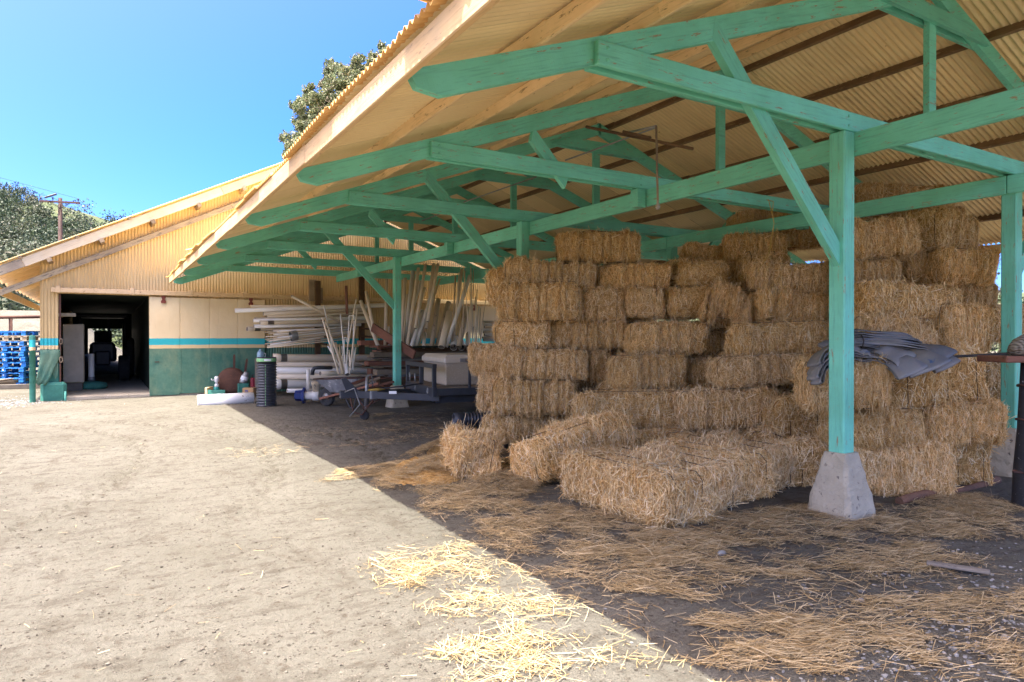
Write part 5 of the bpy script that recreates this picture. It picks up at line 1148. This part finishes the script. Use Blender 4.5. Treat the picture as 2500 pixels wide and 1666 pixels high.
for i, (a, b, d0, d1, wd) in enumerate((((780, 215), (1560, 235), 6.95, 6.9, .16), ((790, 250), (1640, 275), 6.85, 6.8, .2), ((790, 280), (1690, 305), 6.8, 6.72, .2), ((790, 310), (1740, 350), 6.72, 6.65, .24), ((790, 335), (1760, 385), 6.65, 6.55, .24), ((790, 360), (1790, 425), 6.6, 6.5, .24), ((790, 385), (1420, 465), 6.5, 6.4, .18), ((790, 405), (1470, 500), 6.45, 6.35, .18), ((790, 425), (1600, 520), 6.45, 6.3, .2), ((760, 455), (960, 490), 6.4, 6.3, .14), ((760, 490), (1040, 530), 6.35, 6.28, .16), ((770, 530), (1120, 570), 6.32, 6.25, .18), ((780, 560), (1240, 595), 6.3, 6.2, .2),
    ((1180, 470), (1560, 610), 6.3, 6.1, .2), ((1250, 560), (1650, 770), 6.25, 5.95, .22), ((1520, 540), (1900, 720), 6.3, 5.95, .28), ((1680, 440), (2100, 560), 6.5, 6.2, .22), ((1750, 540), (2150, 680), 6.5, 6.2, .2), ((480, 400), (215, 650), 6.3, 6.15, .12), ((470, 480), (210, 780), 6.28, 6.1, .1), ((480, 560), (200, 850), 6.2, 6.05, .1), ((470, 600), (250, 920), 6.2, 6.0, .08), ((440, 545), (830, 540), 6.35, 6.45, .16), ((400, 420), (860, 300), 6.4, 6.7, .16))):
    fold((a, b), d0, d1, wd, .12 if i < 13 else (.42 if i < 18 else .3))
MB().tube([at(*z3(900, 230), 6.7), at(*z3(935, 300), 6.35), at(*z3(915, 420), 6.3), at(*z3(880, 380), 6.6)], .006, 5).build('tie_string', M_twine, sh)
o = MB().box(0, .55, -.05, .05, -.012, .012, c=.004).build('black_strip', M_rubber, None, frame(at(2312, 872, 6.7), at(2385, 868, 6.6))); tag(o, 'thin black rubber strip lying on the bale right of the sheeting', 'strip')

# ------------------------------------------------------------------ right edge: post with wire rings, board and woven basket
bp = thing('pipe_stand', 'black pipe post with wire rings and a wooden board across its top', 'stand', tuple(on_z(2492, 1240))); bx, by_, _ = on_z(2514, 1240)
MB().lathe([(.135, -.02), (.125, .3), (.095, .7), (.07, 1.28), (0, 1.285)], 18).build('pipe_post', plain('flaking_black_paint', (.022, .022, .024), (.035, .032, .03), 6, rough=.7, spots=[((.55, .53, .50), 26, .64)], bump=.3, jitter=0), bp, Matrix.Translation((bx, by_, 0)))
for z in (.32, .78, 1.08): MB().tube([(bx + (.115 - .03 * z) * 1.12 * cos(a), by_ + (.115 - .03 * z) * 1.12 * sin(a), z + .01 * sin(3 * a)) for a in np.linspace(0, 2 * pi, 16)], .009, 5, cap=False).build('wire_ring', M_rust, bp)
MB().tube([(bx - .13, by_, .32), (bx - .26, by_ + .02, .34), (bx - .30, by_, .36)], .009, 5).build('wire_tail', M_rust, bp)
Mb = Matrix.Translation((bx, by_, 0)) @ Matrix.Rotation(-YAW, 4, 'Z')
MB().box(-.34, .5, -.18, .2, 1.288, 1.345, c=.01).build('top_board', M_red, bp, Mb)
bk = thing('woven_basket', 'upturned woven grey basket on the board at the right edge', 'basket', (bx, by_, 1.347)); 
def mat_woven():
    q = NT('woven_cane'); wv = q.n('ShaderNodeTexWave'); wv.bands_direction = 'Z'; wv.inputs['Scale'].default_value = 22; wv.inputs['Distortion'].default_value = 1.0; q.l(q.obj, wv.inputs['Vector'])
    wv2 = q.n('ShaderNodeTexWave'); wv2.inputs['Scale'].default_value = 18; wv2.inputs['Distortion'].default_value = .8; q.l(q.obj, wv2.inputs['Vector'])
    h = q.math('MULTIPLY_ADD', wv.outputs['Fac'], .5, q.math('MULTIPLY', wv2.outputs['Fac'], .5)); return q.done(q.ramp(h, (0, (.05, .04, .03)), (.35, (.24, .20, .155)), (1, (.46, .41, .33))), .85, q.bump(h, .9, .012))
MB().lathe([(.20, 0), (.225, .03), (.22, .08), (.185, .14), (.12, .185), (.05, .20), (0, .202)], 36).build('basket_weave', mat_woven(), bk, Mb @ Matrix.Translation((.10, .02, 1.347)) @ Matrix.Diagonal((1.1, .9, 1, 1)))
m = MB()
for k in range(7): m.tube([((.22 - .19 * max(0, (k - 1) / 6) ** 1.5) * 1.01 * cos(a), (.22 - .19 * max(0, (k - 1) / 6) ** 1.5) * 1.01 * sin(a), .015 + .03 * k + .006 * sin(14 * a + k * pi)) for a in np.linspace(0, 2 * pi, 57)], .007, 5, cap=False)
m.build('cane_hoops', M_bare, bk, Mb @ Matrix.Translation((.10, .02, 1.347)) @ Matrix.Diagonal((1.1, .9, .98, 1)))
o = MB().tube([(float(a), float(b), .02 + .02 * sin(7 * t)) for t in np.linspace(0, 1, 12) for a, b in [on_z(2195 + 240 * t, 1230 - 50 * t)[:2]]], .04, 9).build('rotten_log', plain('rotten_wood', (.24, .12, .07), (.12, .07, .045), 5, (1, 1, 1), rough=.95, bump=.9, bscale=14, bdist=.03), None); tag(o, 'rotten red-brown timber on the ground in front of the right front stack', 'timber')
o = MB().box(0, .34, -.03, .03, 0, .02, c=.004).build('wood_splinter', M_grey, None, frame(on_z(2262, 1385) + np.array([0, 0, .02]), on_z(2345, 1398) + np.array([0, 0, .02]))); tag(o, 'flat grey-brown wood splinter on the straw at the lower right', 'wood scrap')
ico = MB().lathe([(0, 0), (.022, .004), (.03, .018), (.022, .034), (0, .04)], 9); 
o = ico.build('pale_stone', M_stone, None, Matrix.Translation(Vector(on_z(1762, 1358))) @ Matrix.Diagonal((1.2, .9, 1, 1))); tag(o, 'single pale stone on the shaded dirt before the concrete footing', 'stone')

# ------------------------------------------------------------------ things hanging under the roof
rp = at(1606, 505, 6.9)
lb = thing('hanging_bulb', 'bare glass bulb hanging from a thin pipe under the roof', 'light bulb', tuple(rp))
pa, pb_, pc_ = at(1520, 327, 7.6), at(1602, 308, 6.9), at(1606, 495, 6.9)
MB().tube([pa, pb_], .011, 6).build('conduit', M_galv, lb); MB().tube([pb_, pc_], .013, 6).build('drop_pipe', M_bare, lb)
MB().lathe([(0, -.075), (.019, -.068), (.026, -.048), (.019, -.022), (.012, -.005), (.012, .02), (0, .02)], 14).build('bulb', plain('clear_bulb', (.38, .34, .28), None, 4, rough=.15, spec=.6), lb, Matrix.Translation(Vector(pc_)))
cf = thing('wooden_cleat_frame', 'thin dark wooden bars hung under the ridge above the bulb', 'wooden bars', tuple(at(1560, 340, 7.2)))
beam('bar', at(1430, 310, 7.6), at(1693, 364, 7.0), .03, .03, M_dark, cf); beam('bar', at(1520, 322, 7.3), at(1590, 338, 7.2), .04, .03, M_dark, cf)
for j, (p0_, p1_) in enumerate((((1380, 392), (1600, 312)), ((1132, 494), (1310, 432)), ((1030, 540), (1100, 512)))):
    o = MB().tube([at(*p0_, 8.3 + 2.5 * j), at(*p1_, 7.6 + 2.5 * j)], .010, 6).build('conduit_pipe', M_galv, None); tag(o, ['thin electrical conduit running to the hanging bulb', 'thin electrical conduit crossing under the middle trusses', 'thin electrical conduit crossing under the far trusses'][j], 'conduit')
o = MB().tube([at(1876, 487, 7.9), at(1884, 520, 7.85), at(1890, 545, 7.8), at(1884, 580, 7.8), at(1878, 618, 7.75), at(1862, 645, 7.7), at(1850, 662, 7.7)], .004, 6).build('hanging_rope', M_rope, None); tag(o, 'thin yellow rope hanging from the second plate beam in front of the bales', 'rope')
MB().tube([at(1876, 487, 7.9) + np.array([.0, .03, 0]), at(1888, 492, 7.9), at(1886, 520, 7.9)], .004, 5).build('rope_knot', M_rope, o)
# ------------------------------------------------------------------ trees and hill woods
def leaf_cloud(centres, radii, n_each, size, seed, droop=.0, aspect=.45):
    r = np.random.default_rng(seed); P = []
    for c, R in zip(centres, radii):
        d = unit(r.normal(0, 1, (n_each, 3))); q = r.random((n_each, 1)) ** .45; P.append(np.array(c) + d * q * np.array(R) * (1 + .25 * np.sin(d[:, :1] * 7 + c[0])))
    P = np.concatenate(P); n = len(P); D = unit(r.normal(0, 1, (n, 3)) + np.array([0, 0, -droop])); N = unit(r.normal(0, 1, (n, 3)) + np.array([0, 0, .6]))
    L = size * r.uniform(.6, 1.4, n); return blades(P, D, N, L, L * aspect)
def tree(name, label, base, crown_c, crown_r, n_clump, n_leaf, leaf, mm, seed, trunk=.35, droop=0., clump=.24, group=None, cat='tree', limbs=True):
    r = np.random.default_rng(seed); base = np.array(base, float); cc = np.array(crown_c, float); cr = np.array(crown_r, float)
    t = thing(name, label, cat, tuple(base), 0, group)
    d = unit(r.normal(0, 1, (n_clump, 3))); d[:, 2] *= .9; cs = cc + d * cr * r.uniform(.45, 1.0, (n_clump, 1)); rs = [np.full(3, cr.mean() * clump) * r.uniform(.6, 1.35) * np.array([1.1, 1.1, .8]) for _ in range(n_clump)]
    sv, sq = leaf_cloud(cs, rs, n_leaf, leaf, seed, droop)
    link(bpy.data.objects.new('crown', np_mesh('crown', sv, sq, [mm])), t)
    m = MB(); mid = base * .35 + cc * .65; m.tube([base - np.array([0, 0, .4]), base * .7 + cc * .3 + r.normal(0, trunk * .5, 3), mid], [trunk, trunk * .75, trunk * .55], 9)
    if limbs:
        for k in range(0, n_clump, max(1, n_clump // 16)): m.tube([mid + r.normal(0, .1, 3), (mid + cs[k]) / 2 + r.normal(0, cr.mean() * .08, 3), cs[k]], [trunk * .4, trunk * .22, trunk * .07], 5)
    m.build('trunk', M_bark, t); return t
# big eucalyptus behind the barn roof: several crown masses along a rising line
def euc():
    d = 48.; t = thing('eucalyptus_tree', 'tall eucalyptus rising behind the shed roof', 'tree', (float(at(850, 826, d)[0]), float(at(850, 826, d)[1]), 0))
    r = np.random.default_rng(77); px_ = F / d
    masses = [(735, 330, 48, 42), (760, 275, 52, 40), (800, 300, 60, 50), (790, 235, 48, 34), (845, 255, 55, 50), (835, 185, 42, 26), (880, 200, 50, 42), (900, 158, 40, 24), (925, 180, 42, 36), (945, 122, 20, 16), (908, 240, 50, 55), (820, 350, 80, 50), (715, 375, 20, 14), (705, 358, 12, 12), (806, 168, 16, 10), (930, 260, 60, 80), (880, 330, 80, 60), (960, 180, 30, 40), (1010, 200, 60, 70)]
    cs = []; rs = []
    for (u_, v_, ru, rv) in masses:
        n = max(4, int(ru * rv / 70))
        for _ in range(n):
            a = r.uniform(0, 2 * pi); q = sqrt(r.random()); cs.append(at(u_ + ru * q * cos(a), v_ + rv * q * sin(a), d + r.normal(0, 1.6) * min(1, ru / 45))); rs.append(np.full(3, r.uniform(.26, .52)) * np.array([1, 1, .9]))
    sv, sq = leaf_cloud(cs, rs, 230, .17, 78, .9, .36)
    link(bpy.data.objects.new('crown', np_mesh('crown', sv, sq, [M_euc])), t)
    m = MB(); b0 = at(860, 826, d); b0[2] = -.5; hub = at(850, 360, d); m.tube([b0, (b0 + hub) / 2 + np.array([.4, 0, 0]), hub], [.5, .38, .3], 9)
    for (u_, v_, ru, rv) in masses: 
        e = at(u_, v_, d); m.tube([hub, (hub + e) / 2 + r.normal(0, .4, 3), e], [.18, .11, .04], 6)
    for k in range(0, len(cs), 3):
        m.tube([at(*masses[k % len(masses)][:2], d), cs[k]], [.05, .015], 4)
    m.build('trunk', M_bark, t)
euc()
# wooded hill: one mass of oaks and scrub
def hill_at(u_, v_):
    rr_ = ray(u_, v_)
    for s_ in np.linspace(88, 400, 1200):
        p = EYEP + rr_ * s_
        if hill_h(np.array(p[0]), np.array(p[1])) > p[2]: return p
    return None
r = np.random.default_rng(21); cs = []; rs = []; tries = 0
sv_all = []; groups = {0: ([], []), 1: ([], [])}
while tries < 1600:
    tries += 1; d = r.uniform(94, 192); az = np.radians(r.uniform(-24, 12)); x, y = d * sin(az), d * cos(az); h = float(hill_h(np.array(x), np.array(y)))
    if d > 172 and az > radians(-4.6) and r.random() < .93: continue
    s_ = r.uniform(1.2, 3.0) * (1 if r.random() > .25 else 1.5); k = 0 if r.random() < .55 else 1
    for _ in range(5): groups[k][0].append(np.array([x, y, h + s_ * .55]) + r.normal(0, 1, 3) * s_ * np.array([.5, .5, .35])); groups[k][1].append(np.full(3, s_ * .5))
for k, nm, lab in ((0, 'hillside_woods', 'dense oaks covering the hillside beyond the barn'), (1, 'hillside_scrub_vegetation', 'grey-green scrub between the oaks on the hillside')):
    sv, sq = leaf_cloud(groups[k][0], groups[k][1], 60, .32, 30 + k, 0, .6)
    tag(link(bpy.data.objects.new(nm, np_mesh(nm, sv, sq, [M_oak if k == 0 else M_scrub]))), lab, 'woods', kind='stuff')
# single trees along the skyline
for (u_, v_, w_, h_, nm) in ((184, 541, 26, 11, 'wide single oak on the skyline right of the utility pole'), (18, 490, 22, 12, 'tall oak on the wooded crest at the photo edge'), (42, 505, 18, 14, 'oak on the crest just right of the tallest one'), (102, 531, 12, 5, 'row-like shrubs on the bare crest left of the pole'), (122, 536, 10, 5, 'round shrub on the crest close left of the pole'), (136, 538, 8, 5, 'smallest shrub on the crest touching the pole'), (204, 551, 7, 5, 'small round tree right of the wide single oak'), (217, 554, 8, 5, 'dark small tree where the crest meets the barn roof'), (196, 550, 5, 4, 'tiny tree next to the wide single oak')):
    d = 192.; c = at(u_, v_, d); m_ = d / F; g = float(hill_h(np.array(c[0]), np.array(c[1])))
    tree('skyline_tree', nm, (c[0], c[1], min(g, c[2] - h_ * m_)), c, (w_ * m_, w_ * m_ * .8, h_ * m_), 12, 60, .5, M_oak, int(u_), .18, clump=.42, group='trees along the skyline', limbs=False)
# bushes and trees beyond the right side of the shed
for i, (x, y, rx, h, nm) in enumerate(((17.5, 7.8, 1.8, 2.2, 'sunlit leafy bush seen past the right end of the bales'), (21, 9.5, 2.5, 3.4, 'taller bush further behind the right back posts'), (19.0, 5.2, 1.4, 1.6, 'low bush beyond the right back posts'))):
    tree('leafy_bush', nm, (x, y, 0), (x, y, h * .55), (rx, rx, h * .55), 16, 110, .16, M_scrub, 50 + i, .06, clump=.36, group='bushes beyond the shed', cat='bush')
for i, (x, y, z, s_) in enumerate(((-14, 55, 4.5, 4.2), (-7.5, 58, 4.8, 4.0), (-20, 52, 4.5, 5), (-2.8, 60, 4.6, 3.6))):
    zb_ = float(height(np.array(float(x)), np.array(float(y))))
    tree('oak_tree', ['dark oak behind the rail fence, left of the barn eave', 'grey-green oak directly behind the barn eave', 'big oak at the photo edge behind the fence', 'oak hidden mostly by the barn'][i], (x, y, zb_ - .3), (x, y, zb_ + s_ * .75), (s_, s_, s_ * .62), 26, 150, .24, M_scrub if i % 2 else M_oak, 60 + i, .25, clump=.3, group='oaks behind the barn')
